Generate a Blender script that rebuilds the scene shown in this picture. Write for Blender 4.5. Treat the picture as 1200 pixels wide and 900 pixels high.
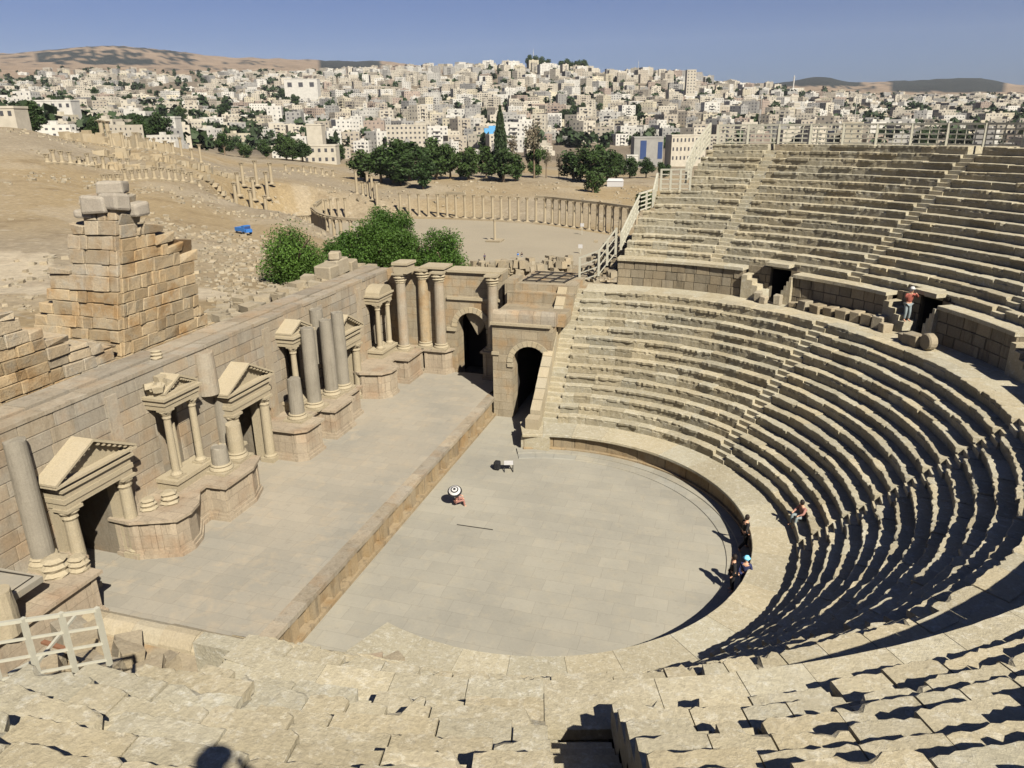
import bpy, bmesh, math, random
import numpy as np
from mathutils import Vector, Matrix, noise

# ------------------------------------------------------------------ scene
for o in list(bpy.data.objects): bpy.data.objects.remove(o)
scene = bpy.context.scene
COL = scene.collection
R_ = math.radians
rnd = random.Random(7)

# camera ------------------------------------------------------------
CAM = np.array([7.88, -29.46, 18.5])
F_, PITCH, ROLL, YAW = 864.42, R_(19.54), -0.01182, R_(17.07)
_X = np.array([math.cos(YAW), math.sin(YAW), 0]); _Y = np.array([-math.sin(YAW), math.cos(YAW), 0])
_FW = _Y*math.cos(PITCH) - np.array([0, 0, math.sin(PITCH)])
_U0 = np.cross(_X, _FW)
_RT = _X*math.cos(ROLL) + _U0*math.sin(ROLL); _UP = np.cross(_RT, _FW)
cd = bpy.data.cameras.new("camera"); co = bpy.data.objects.new("camera", cd); COL.objects.link(co)
cd.sensor_width = 36; cd.lens = 36*F_/1200; cd.clip_start = 0.05; cd.clip_end = 30000
co.matrix_world = Matrix(((_RT[0], _UP[0], -_FW[0], CAM[0]), (_RT[1], _UP[1], -_FW[1], CAM[1]),
                          (_RT[2], _UP[2], -_FW[2], CAM[2]), (0, 0, 0, 1)))
scene.camera = co

# sun and sky -------------------------------------------------------
SUN_EL = R_(43.0)
SUN_AZ = math.atan2(-0.709, 0.705)            # direction towards the sun in XY (math angle)
w = bpy.data.worlds.new("World"); scene.world = w; w.use_nodes = True
nt = w.node_tree; nt.nodes.clear()
sk = nt.nodes.new('ShaderNodeTexSky'); sk.sky_type = 'NISHITA'; sk.sun_disc = False
sk.sun_elevation = SUN_EL; sk.sun_rotation = math.pi/2 - SUN_AZ
sk.altitude = 600; sk.air_density = 1.0; sk.dust_density = 1.5; sk.ozone_density = 4.0
bg = nt.nodes.new('ShaderNodeBackground'); bg.inputs[1].default_value = 0.05
ow = nt.nodes.new('ShaderNodeOutputWorld')
tn = nt.nodes.new('ShaderNodeMix'); tn.data_type = 'RGBA'; tn.blend_type = 'MULTIPLY'; tn.inputs[0].default_value = 1; tn.inputs[7].default_value = (.30, .36, .57, 1)
nt.links.new(sk.outputs[0], tn.inputs[6]); nt.links.new(tn.outputs[2], bg.inputs[0]); nt.links.new(bg.outputs[0], ow.inputs[0])
sl = bpy.data.lights.new("sun", 'SUN'); sl.energy = 5.0; sl.angle = R_(0.55); sl.color = (1.0, 0.925, 0.79)
so = bpy.data.objects.new("sun", sl); COL.objects.link(so)
sd = Vector((math.cos(SUN_AZ)*math.cos(SUN_EL), math.sin(SUN_AZ)*math.cos(SUN_EL), math.sin(SUN_EL)))
so.rotation_euler = sd.to_track_quat('Z', 'Y').to_euler(); so.location = (60, -60, 80)
scene.view_settings.view_transform = 'Standard'; scene.view_settings.look = 'None'
scene.view_settings.exposure = 1.2; scene.view_settings.gamma = 1; scene.view_settings.use_curve_mapping = False
scene.render.engine = 'CYCLES'

# ------------------------------------------------------------------ projection helpers (measure the place)
def ray(x, y): return _FW*F_ + _RT*(x-600) - _UP*(y-450)
def az(x, y, z):
    d = ray(x, y); return CAM + d*(z-CAM[2])/d[2]
def atD(x, y, D):
    d = ray(x, y); return CAM + d*(D/math.hypot(d[0], d[1]))
def px(p):
    v = np.array(p, float)-CAM; d = v@_FW
    return 600+F_*(v@_RT)/d, 450-F_*(v@_UP)/d

# ------------------------------------------------------------------ object helpers
def empty(name, loc, label, cat, group=None, rotz=0):
    o = bpy.data.objects.new(name, None); COL.objects.link(o); o.empty_display_size = .3
    o.location = loc; o.rotation_euler = (0, 0, rotz)
    o['label'] = label; o['category'] = cat
    if group: o['group'] = group
    return o
def tag(o, label, cat, group=None, kind=None):
    if label: o['label'] = label
    if cat: o['category'] = cat
    if group: o['group'] = group
    if kind: o['kind'] = kind
    return o

class MB:
    """mesh builder: verts, faces, material index and a stone tint per face"""
    def __init__(s): s.v = []; s.f = []; s.t = []; s.m = []
    def add(s, vs, fs, tint=(1, 1, 1), mi=0):
        b = len(s.v); s.v += [tuple(v) for v in vs]
        if not isinstance(tint, tuple): tint = (tint,)*3
        for f in fs: s.f.append(tuple(i+b for i in f)); s.t.append(tint); s.m.append(mi)
    def hexa(s, p, tint=1., mi=0, bottom=True):
        # p: 8 points, bottom 0-3 ccw, top 4-7
        fs = [(4, 5, 6, 7), (0, 1, 5, 4), (1, 2, 6, 5), (2, 3, 7, 6), (3, 0, 4, 7)]
        if bottom: fs.append((3, 2, 1, 0))
        s.add(p, fs, tint, mi)
    def box(s, x0, x1, y0, y1, z0, z1, tint=1., mi=0, jit=0., bottom=True):
        p = [[x0, y0, z0], [x1, y0, z0], [x1, y1, z0], [x0, y1, z0], [x0, y0, z1], [x1, y0, z1], [x1, y1, z1], [x0, y1, z1]]
        if jit: p = [[c+rnd.uniform(-jit, jit) for c in q] for q in p]
        s.hexa(p, tint, mi, bottom)
    def rbox(s, c, size, rot=0, tilt=0, tint=1., mi=0, jit=0.):
        M = Matrix.Rotation(rot, 3, 'Z') @ Matrix.Rotation(tilt, 3, 'X')
        p = []
        for dz in (-.5, .5):
            for dx, dy in ((-.5, -.5), (.5, -.5), (.5, .5), (-.5, .5)):
                v = M @ Vector((dx*size[0], dy*size[1], dz*size[2]))
                p.append([c[i]+v[i]+(rnd.uniform(-jit, jit) if jit else 0) for i in range(3)])
        s.hexa(p, tint, mi)
    def bar(s, a, b, w, h=None, tint=1., mi=0):
        a = Vector(a); b = Vector(b); d = (b-a)
        if d.length < 1e-6: return
        h = h or w; d.normalize(); u = d.cross(Vector((0, 0, 1)))
        if u.length < 1e-3: u = Vector((1, 0, 0))
        u.normalize(); n = u.cross(d)
        p = [q + u*(i*w/2) + n*(j*h/2) for q in (a, b) for i, j in ((-1, -1), (1, -1), (1, 1), (-1, 1))]
        s.add(p, [(0, 1, 2, 3), (7, 6, 5, 4), (0, 4, 5, 1), (1, 5, 6, 2), (2, 6, 7, 3), (3, 7, 4, 0)], tint, mi)
    def lathe(s, prof, c=(0, 0, 0), n=16, tint=1., mi=0, wob=0., a0=0, a1=2*math.pi, lean=(0, 0)):
        full = abs(a1-a0-2*math.pi) < 1e-6; k = n if full else n+1
        vs = []
        for r, z in prof:
            for i in range(k):
                a = a0+(a1-a0)*i/n; rr = r*(1+(rnd.uniform(-wob, wob) if wob else 0))
                vs.append((c[0]+rr*math.cos(a)+lean[0]*z, c[1]+rr*math.sin(a)+lean[1]*z, c[2]+z))
        fs = []
        for j in range(len(prof)-1):
            for i in range(n if full else n):
                i2 = (i+1) % k if full else i+1
                fs.append((j*k+i, j*k+i2, (j+1)*k+i2, (j+1)*k+i))
        if full:
            fs.append(tuple(reversed(range(k)))); fs.append(tuple((len(prof)-1)*k+i for i in range(k)))
        s.add(vs, fs, tint, mi)
    def prism(s, poly, z0, z1, tint=1., mi=0):
        n = len(poly)
        vs = [(x, y, z0) for x, y in poly]+[(x, y, z1) for x, y in poly]
        fs = [tuple(range(n, 2*n)), tuple(reversed(range(n)))]+[(i, (i+1) % n, n+(i+1) % n, n+i) for i in range(n)]
        s.add(vs, fs, tint, mi)
    def build(s, name, mats, parent=None, loc=None, smooth=False, rotz=0):
        if not s.f: return None
        me = bpy.data.meshes.new(name)
        me.from_pydata([tuple(float(c) for c in v) for v in s.v], [], s.f)
        if not isinstance(mats, (list, tuple)): mats = [mats]
        for m in mats: me.materials.append(m)
        me.polygons.foreach_set('material_index', s.m)
        at = me.attributes.new('tint', 'FLOAT_COLOR', 'FACE')
        a = np.ones((len(s.f), 4), dtype=np.float32); a[:, :3] = np.array(s.t, dtype=np.float32)
        at.data.foreach_set('color', a.ravel())
        if smooth: me.polygons.foreach_set('use_smooth', [True]*len(s.f))
        me.update()
        o = bpy.data.objects.new(name, me); COL.objects.link(o)
        if parent is not None:
            o.parent = parent
        if loc is not None: o.location = loc
        if rotz: o.rotation_euler = (0, 0, rotz)
        return o

def copy_tree(o, parent=None):
    c = o.copy(); COL.objects.link(c)
    if parent is not None: c.parent = parent
    for ch in list(o.children): copy_tree(ch, c)
    return c

# ------------------------------------------------------------------ materials
def new_mat(name):
    m = bpy.data.materials.new(name); m.use_nodes = True
    nt = m.node_tree; nt.nodes.clear()
    out = nt.nodes.new('ShaderNodeOutputMaterial'); b = nt.nodes.new('ShaderNodeBsdfPrincipled')
    nt.links.new(b.outputs[0], out.inputs[0])
    b.inputs['Specular IOR Level'].default_value = 0.2
    return m, nt, b
def N(nt, t, **k):
    n = nt.nodes.new(t)
    for a, v in k.items():
        if a == 'ins':
            for i, x in v.items(): n.inputs[i].default_value = x
        else: setattr(n, a, v)
    return n
def L(nt, a, b): nt.links.new(a, b)
def rgba(c): return (c[0], c[1], c[2], 1)
def mixc(nt, fac, a, b, mode='MIX'):
    n = N(nt, 'ShaderNodeMix', data_type='RGBA', blend_type=mode)
    if isinstance(fac, (int, float)): n.inputs[0].default_value = fac
    else: L(nt, fac, n.inputs[0])
    for i, v in ((6, a), (7, b)):
        if isinstance(v, tuple): n.inputs[i].default_value = rgba(v)
        else: L(nt, v, n.inputs[i])
    return n.outputs[2]
def ramp(nt, src, p0, p1):
    n = N(nt, 'ShaderNodeMapRange', clamp=True); n.inputs[1].default_value = p0; n.inputs[2].default_value = p1
    L(nt, src, n.inputs[0]); return n.outputs[0]
def noise_(nt, vec, scale, detail=6, rough=.6, dist=0):
    n = N(nt, 'ShaderNodeTexNoise', ins={'Scale': scale, 'Detail': detail, 'Roughness': rough, 'Distortion': dist})
    L(nt, vec, n.inputs['Vector']); return n.outputs[0]

def stone(name, c1, c2, *, spk=0., grain=1., lich=(.62, .58, .47), lamt=.5, dark=(.16, .14, .11), damt=.45, scale=1., bump=.35, brick=None, streak=0., rough=.92, warm=None, bdist=.05):
    """weathered limestone in object space; brick=(w,h) adds ashlar joints laid out by the face direction"""
    K = (.425, .422, .402); c1, c2, lich, dark = [tuple(v*k for v, k in zip(q, K)) for q in (c1, c2, lich, dark)]; warm = tuple(v*k for v, k in zip(warm, K)) if warm else None
    m, nt, b = new_mat(name)
    g = N(nt, 'ShaderNodeNewGeometry'); pos = g.outputs['Position']
    big = noise_(nt, pos, .35*scale, 4); mid = noise_(nt, pos, 2.2*scale, 8, .65, .3); fine = noise_(nt, pos, 14*scale, 8, .7)
    col = mixc(nt, ramp(nt, big, .35, .65), c1, c2)
    if warm:
        n2 = noise_(nt, pos, .9*scale, 3, .5); col = mixc(nt, ramp(nt, n2, .5, .68), col, warm)
    lf = N(nt, 'ShaderNodeMath', operation='MULTIPLY'); L(nt, ramp(nt, mid, .5, .68), lf.inputs[0]); lf.inputs[1].default_value = lamt
    col = mixc(nt, lf.outputs[0], col, lich)
    if spk:
        mp0 = N(nt, 'ShaderNodeMapping', ins={'Scale': (1.0, 1.15, 1.1)}); L(nt, pos, mp0.inputs[0])
        s1 = noise_(nt, mp0.outputs[0], 4.2, 10, .8, .15)
        sm = N(nt, 'ShaderNodeMath', operation='MULTIPLY'); L(nt, ramp(nt, s1, .52, .6), sm.inputs[0]); sm.inputs[1].default_value = spk
        col = mixc(nt, sm.outputs[0], col, (.35, .33, .27))
    v3 = noise_(nt, pos, 5.5*scale, 7, .75, .6)
    df = N(nt, 'ShaderNodeMath', operation='MULTIPLY'); L(nt, ramp(nt, v3, .56, .76), df.inputs[0]); df.inputs[1].default_value = damt
    col = mixc(nt, df.outputs[0], col, dark)
    if streak:
        mp = N(nt, 'ShaderNodeMapping', ins={'Scale': (1.5, 1.5, .18)}); L(nt, pos, mp.inputs[0])
        sn = noise_(nt, mp.outputs[0], 1.6, 6, .7)
        sf = N(nt, 'ShaderNodeMath', operation='MULTIPLY'); L(nt, ramp(nt, sn, .52, .7), sf.inputs[0]); sf.inputs[1].default_value = streak
        col = mixc(nt, sf.outputs[0], col, (.07, .06, .045))
    ff = N(nt, 'ShaderNodeMapRange'); L(nt, fine, ff.inputs[0])
    for i, v in ((1, .25), (2, .75), (3, 1-.2*grain), (4, 1+.18*grain)): ff.inputs[i].default_value = v
    col = mixc(nt, 1., col, ff.outputs[0], 'MULTIPLY')
    at = N(nt, 'ShaderNodeAttribute', attribute_name='tint'); col = mixc(nt, 1., col, at.outputs['Color'], 'MULTIPLY')
    hsum = N(nt, 'ShaderNodeMath', operation='ADD'); L(nt, fine, hsum.inputs[0]); L(nt, mid, hsum.inputs[1]); h = hsum.outputs[0]
    if brick:
        sp = N(nt, 'ShaderNodeSeparateXYZ'); L(nt, pos, sp.inputs[0])
        sn_ = N(nt, 'ShaderNodeSeparateXYZ'); L(nt, g.outputs['True Normal'], sn_.inputs[0])
        ab = N(nt, 'ShaderNodeMath', operation='ABSOLUTE'); L(nt, sn_.outputs[0], ab.inputs[0])
        gt = N(nt, 'ShaderNodeMath', operation='GREATER_THAN'); L(nt, ab.outputs[0], gt.inputs[0]); gt.inputs[1].default_value = .7
        mx = N(nt, 'ShaderNodeMix', data_type='FLOAT'); L(nt, gt.outputs[0], mx.inputs[0]); L(nt, sp.outputs[0], mx.inputs[2]); L(nt, sp.outputs[1], mx.inputs[3])
        az_ = N(nt, 'ShaderNodeMath', operation='ABSOLUTE'); L(nt, sn_.outputs[2], az_.inputs[0])
        g2 = N(nt, 'ShaderNodeMath', operation='GREATER_THAN'); L(nt, az_.outputs[0], g2.inputs[0]); g2.inputs[1].default_value = .7
        my = N(nt, 'ShaderNodeMix', data_type='FLOAT'); L(nt, g2.outputs[0], my.inputs[0]); L(nt, sp.outputs[2], my.inputs[2]); L(nt, sp.outputs[1], my.inputs[3])
        cb = N(nt, 'ShaderNodeCombineXYZ'); L(nt, mx.outputs[0], cb.inputs[0]); L(nt, my.outputs[0], cb.inputs[1])
        # wobble the joints a little
        wv = N(nt, 'ShaderNodeTexNoise', ins={'Scale': 1.1, 'Detail': 3}); L(nt, cb.outputs[0], wv.inputs['Vector'])
        wm = N(nt, 'ShaderNodeVectorMath', operation='SCALE'); L(nt, wv.outputs['Color'], wm.inputs[0]); wm.inputs['Scale'].default_value = .12
        wa = N(nt, 'ShaderNodeVectorMath', operation='ADD'); L(nt, cb.outputs[0], wa.inputs[0]); L(nt, wm.outputs[0], wa.inputs[1])
        bt = N(nt, 'ShaderNodeTexBrick', ins={'Scale': 1.0, 'Mortar Size': .012, 'Mortar Smooth': .4, 'Bias': 0.0, 'Brick Width': brick[0], 'Row Height': brick[1],
                                              'Color1': (1.12, 1.1, 1.05, 1), 'Color2': (.8, .79, .76, 1), 'Mortar': (.42, .38, .33, 1)})
        bt.offset = .5; bt.offset_frequency = 2; bt.squash = 1.35; bt.squash_frequency = 3
        L(nt, wa.outputs[0], bt.inputs['Vector'])
        col = mixc(nt, brick[2] if len(brick) > 2 else 1., col, mixc(nt, 1., col, bt.outputs['Color'], 'MULTIPLY'))
        hs = N(nt, 'ShaderNodeMath', operation='MULTIPLY_ADD'); L(nt, bt.outputs['Fac'], hs.inputs[0]); hs.inputs[1].default_value = -1.2; L(nt, h, hs.inputs[2]); h = hs.outputs[0]
    bp = N(nt, 'ShaderNodeBump', ins={'Strength': bump, 'Distance': bdist}); L(nt, h, bp.inputs['Height'])
    L(nt, bp.outputs[0], b.inputs['Normal']); L(nt, col, b.inputs['Base Color'])
    b.inputs['Roughness'].default_value = rough
    return m

def plain(name, c, rough=.6, metal=0., var=.12, scale=8., bump=0.):
    m, nt, b = new_mat(name)
    g = N(nt, 'ShaderNodeTexCoord'); n = noise_(nt, g.outputs['Object'], scale, 5)
    ff = N(nt, 'ShaderNodeMapRange'); L(nt, n, ff.inputs[0])
    for i, v in ((1, .3), (2, .7), (3, 1-var), (4, 1+var)): ff.inputs[i].default_value = v
    L(nt, mixc(nt, 1., rgba(c)[:3], ff.outputs[0], 'MULTIPLY'), b.inputs['Base Color'])
    b.inputs['Roughness'].default_value = rough; b.inputs['Metallic'].default_value = metal
    if bump:
        bp = N(nt, 'ShaderNodeBump', ins={'Strength': bump, 'Distance': .03}); L(nt, n, bp.inputs['Height']); L(nt, bp.outputs[0], b.inputs['Normal'])
    return m

M = {}
M['seat'] = stone('seat_limestone', (.58, .52, .385), (.68, .615, .465), lich=(.74, .68, .55), lamt=.5, damt=.6, scale=1.0, bump=.55, spk=.8)
M['seatnear'] = M['seat']
M['pave'] = stone('orchestra_paving', (.46, .445, .40), (.57, .545, .475), lich=(.60, .55, .45), lamt=.5, damt=.3, scale=.6, bump=.12, grain=.25, brick=(1.3, .8, .3), bdist=.02)
M['stagepave'] = stone('stage_paving', (.46, .44, .395), (.57, .52, .44), lich=(.62, .54, .43), lamt=.7, damt=.3, scale=.55, bump=.12, grain=.3, brick=(1.1, .75, .3), bdist=.02)
M['ashlar'] = stone('ashlar_wall_stone', (.50, .425, .315), (.55, .48, .375), lich=(.6, .55, .46), lamt=.35, dark=(.25, .22, .19), damt=.35, scale=.8, bump=.4, brick=(1.05, .55, .8), warm=(.56, .405, .25), streak=.35)
M['block'] = stone('cut_block_stone', (.49, .415, .32), (.54, .475, .385), lich=(.6, .56, .48), lamt=.45, dark=(.25, .23, .2), damt=.4, scale=.8, bump=.45, warm=(.53, .41, .29), streak=.45)
M['retain'] = stone('stained_retaining_wall', (.43, .36, .26), (.50, .43, .32), lich=(.55, .49, .38), lamt=.4, dark=(.2, .17, .13), damt=.6, scale=1.1, bump=.6, streak=.8)
M['gold'] = stone('golden_ruin_stone', (.59, .445, .275), (.64, .51, .34), lich=(.56, .50, .39), lamt=.6, dark=(.2, .15, .1), damt=.6, scale=.9, bump=1., warm=(.5, .33, .17), streak=.25)
M['pink'] = stone('pinkish_podium_stone', (.57, .475, .375), (.62, .53, .42), lich=(.58, .5, .41), lamt=.35, damt=.3, scale=.8, bump=.45, brick=(.9, .6, .5), warm=(.54, .41, .3), streak=.35)
M['cream'] = stone('carved_cream_stone', (.57, .49, .355), (.63, .545, .40), lich=(.64, .57, .45), lamt=.4, damt=.3, scale=1.3, bump=.45)
M['granite'] = stone('grey_column_stone', (.38, .345, .29), (.46, .42, .355), lich=(.47, .43, .36), lamt=.35, dark=(.2, .18, .16), damt=.4, scale=1.4, bump=.35, streak=.4)
M['brownwall'] = stone('stained_low_wall_stone', (.47, .36, .225), (.54, .43, .29), lich=(.56, .47, .34), lamt=.3, damt=.3, scale=1.0, bump=.4, streak=.8, warm=(.45, .31, .17))
M['rubble'] = stone('rubble_stone', (.46, .39, .285), (.55, .475, .36), lich=(.6, .54, .43), lamt=.4, damt=.4, scale=1., bump=.6)
M['far'] = stone('far_column_stone', (.55, .455, .315), (.6, .51, .37), lich=(.62, .55, .44), lamt=.3, damt=.2, scale=.5, bump=.2)
M['dark'] = plain('dark_recess_shade', (.035, .03, .025), .95)  # near-black colour stands in for the shade inside passages and the groove
M['rail'] = plain('cream_painted_metal', (.31, .30, .245), .45, 0., .06)
M['iron'] = plain('dark_iron', (.05, .045, .04), .5, .6)
M['wood'] = plain('brown_timber', (.16, .08, .045), .7)
M['black'] = plain('black_cloth', (.012, .012, .014), .85)
M['white'] = plain('white_cloth', (.36, .355, .35), .8)
M['skin'] = plain('skin', (.42, .24, .16), .6)
M['hair'] = plain('dark_hair', (.015, .011, .009), .6)
M['cyan'] = plain('light_blue_cloth', (.18, .52, .78), .8)
M['pinkc'] = plain('pink_cloth', (.55, .26, .22), .8)
M['ppink'] = plain('muted_pink_cloth', (.24, .12, .10), .8)
M['jean'] = plain('grey_blue_trousers', (.16, .19, .2), .85)
M['red'] = plain('red_cloth', (.2, .06, .045), .8)
M['navy'] = plain('navy_cloth', (.02, .025, .07), .85)
M['blue'] = plain('bright_blue_paint', (.03, .12, .34), .5)
M['bluetarp'] = plain('blue_tarpaulin', (.08, .25, .45), .6)
M['glassb'] = plain('dark_blue_glass', (.03, .05, .12), .15)
M['tyre'] = plain('tyre_rubber', (.02, .02, .02), .8)
M['bark'] = plain('bark', (.12, .09, .06), .95, bump=.5)
def leaf(name, c1, c2):
    m, nt, b = new_mat(name)
    at = N(nt, 'ShaderNodeAttribute', attribute_name='tint')
    oi = N(nt, 'ShaderNodeObjectInfo')
    c = mixc(nt, oi.outputs['Random'], c1, c2)
    L(nt, mixc(nt, 1., c, at.outputs['Color'], 'MULTIPLY'), b.inputs['Base Color'])
    b.inputs['Roughness'].default_value = .65
    return m
M['leaf'] = leaf('pepper_tree_leaves', (.03, .066, .01), (.045, .085, .014))
M['pine'] = leaf('pine_needles', (.017, .034, .009), (.03, .052, .013))
M['cyp'] = leaf('cypress_needles', (.018, .032, .012), (.025, .04, .015))
M['twig'] = leaf('dry_twigs', (.11, .095, .07), (.13, .11, .085))

def gt(a=.86, b=1.12):
    g = rnd.uniform(a, b); w_ = rnd.uniform(-.03, .03); return (g*(1+w_), g, g*(1-w_*1.6))

# ------------------------------------------------------------------ terrain
PROF = {  # picture column -> list of (distance, picture row the ground shows at)
 -500: [(45, 430), (80, 320), (140, 240), (210, 180), (290, 140), (420, 150), (700, 145), (1300, 125), (2200, 105), (3500, 70), (6000, 75), (9000, 90)],
 0: [(34, 492), (50, 410), (80, 330), (130, 256), (200, 192), (275, 146), (330, 158), (420, 160), (700, 140), (1300, 115), (2200, 97), (3500, 74), (4500, 64), (9000, 74)],
 150: [(36, 465), (55, 390), (85, 317), (140, 247), (210, 206), (300, 172), (380, 168), (520, 168), (800, 150), (1400, 115), (2200, 92), (3200, 75), (4200, 55), (9000, 70)],
 300: [(38, 430), (60, 365), (90, 312), (150, 258), (230, 224), (320, 201), (420, 187), (560, 183), (800, 163), (1400, 120), (2000, 95), (3000, 84), (4500, 68), (9000, 90)],
 450: [(40, 430), (60, 385), (85, 345), (120, 312), (158, 298), (222, 260), (275, 234), (350, 208), (450, 197), (600, 190), (900, 155), (1400, 115), (2000, 84), (2600, 90), (4500, 72), (9000, 110)],
 600: [(40, 430), (60, 385), (85, 348), (110, 322), (150, 310), (222, 262), (270, 240), (350, 208), (450, 198), (600, 188), (900, 150), (1300, 112), (1900, 80), (2500, 100), (4500, 100), (9000, 115)],
 750: [(40, 430), (60, 385), (85, 350), (110, 325), (158, 312), (215, 268), (270, 242), (340, 216), (450, 200), (600, 192), (900, 155), (1300, 118), (1900, 88), (2600, 108), (4500, 105), (9000, 115)],
 900: [(40, 360), (60, 330), (90, 320), (160, 300), (250, 260), (350, 225), (450, 205), (600, 188), (900, 155), (1400, 122), (2000, 106), (2800, 106), (4200, 98), (9000, 108)],
 955: [(40, 345), (60, 320), (90, 310), (160, 290), (250, 255), (350, 222), (450, 202), (600, 186), (950, 155), (1450, 126), (2100, 111), (2900, 107), (4400, 90), (9000, 108)],
 1000: [(40, 330), (60, 310), (90, 300), (160, 280), (250, 250), (350, 220), (450, 200), (600, 185), (1000, 155), (1500, 130), (2200, 115), (3000, 108), (4500, 97), (9000, 108)],
 1130: [(40, 300), (60, 290), (90, 280), (160, 260), (250, 240), (350, 215), (450, 198), (600, 182), (1000, 152), (1500, 130), (2200, 118), (3200, 110), (4800, 91), (9000, 108)],
 1190: [(40, 300), (60, 290), (90, 280), (160, 260), (250, 240), (350, 215), (450, 198), (600, 182), (1000, 151), (1500, 130), (2200, 117), (3200, 110), (4800, 100), (9000, 108)],
 1250: [(40, 300), (60, 290), (90, 280), (160, 260), (250, 240), (350, 215), (450, 198), (600, 182), (1000, 150), (1500, 130), (2200, 116), (3200, 110), (4800, 104), (9000, 110)],
 1700: [(40, 300), (60, 290), (90, 280), (160, 260), (250, 240), (350, 215), (450, 198), (600, 182), (1000, 150), (1500, 130), (2200, 116), (3200, 110), (4800, 104), (9000, 110)],
}
_cols = sorted(PROF)
def col_az(x):
    d = ray(x, 143); return math.atan2(d[0]*_X[0]+d[1]*_X[1], d[0]*_Y[0]+d[1]*_Y[1])
_LD = np.linspace(math.log(20), math.log(9500), 420)
_AZ = np.array([col_az(x) for x in _cols])
_TAB = []
for x in _cols:
    ds = [math.log(d) for d, y in PROF[x]]; zs = []
    for d, y in PROF[x]: zs.append(atD(x, y, d)[2])
    _TAB.append(np.interp(_LD, ds, zs))
_TAB = np.array(_TAB)
# soften the kinks along distance
for _ in range(6): _TAB[:, 1:-1] = (_TAB[:, :-2]+2*_TAB[:, 1:-1]+_TAB[:, 2:])/4
def ground(x, y, nz=True):
    dx, dy = x-CAM[0], y-CAM[1]; D = math.hypot(dx, dy)
    a = math.atan2(dx*_X[0]+dy*_X[1], dx*_Y[0]+dy*_Y[1])
    i = int(np.clip(np.searchsorted(_AZ, a)-1, 0, len(_AZ)-2)); t = (a-_AZ[i])/(_AZ[i+1]-_AZ[i]); t = min(1, max(0, t)); t = t*t*(3-2*t)
    f = (math.log(max(D, 20.01))-_LD[0])/(_LD[1]-_LD[0]); j = int(min(max(f, 0), len(_LD)-2)); u = min(1, f-j)
    r = _TAB[i:i+2, j]*(1-u)+_TAB[i:i+2, j+1]*u
    z = r[0]*(1-t)+r[1]*t
    # flat oval plaza
    ex, ey = (x+66)/62., (y-168)/50.
    e = math.hypot(ex, ey)
    if e < 1.2: k = min(1, max(0, (1.2-e)/.2)); k = k*k*(3-2*k); z = z*(1-k)+(-12.0)*k
    if nz and e > 1.25 or D > 260:
        amp = min(D*.004, 7)
        z += amp*(noise.noise(Vector((x*.012, y*.012, 0)))+.5*noise.noise(Vector((x*.04, y*.04, 3))))
    return z
def under(x, y):
    Rr = math.hypot(x, y)
    if Rr < 33.2 and x > -3.2: return True
    if -18.4 < x < -1 and -24 < y < 23: return True
    return False
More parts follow.
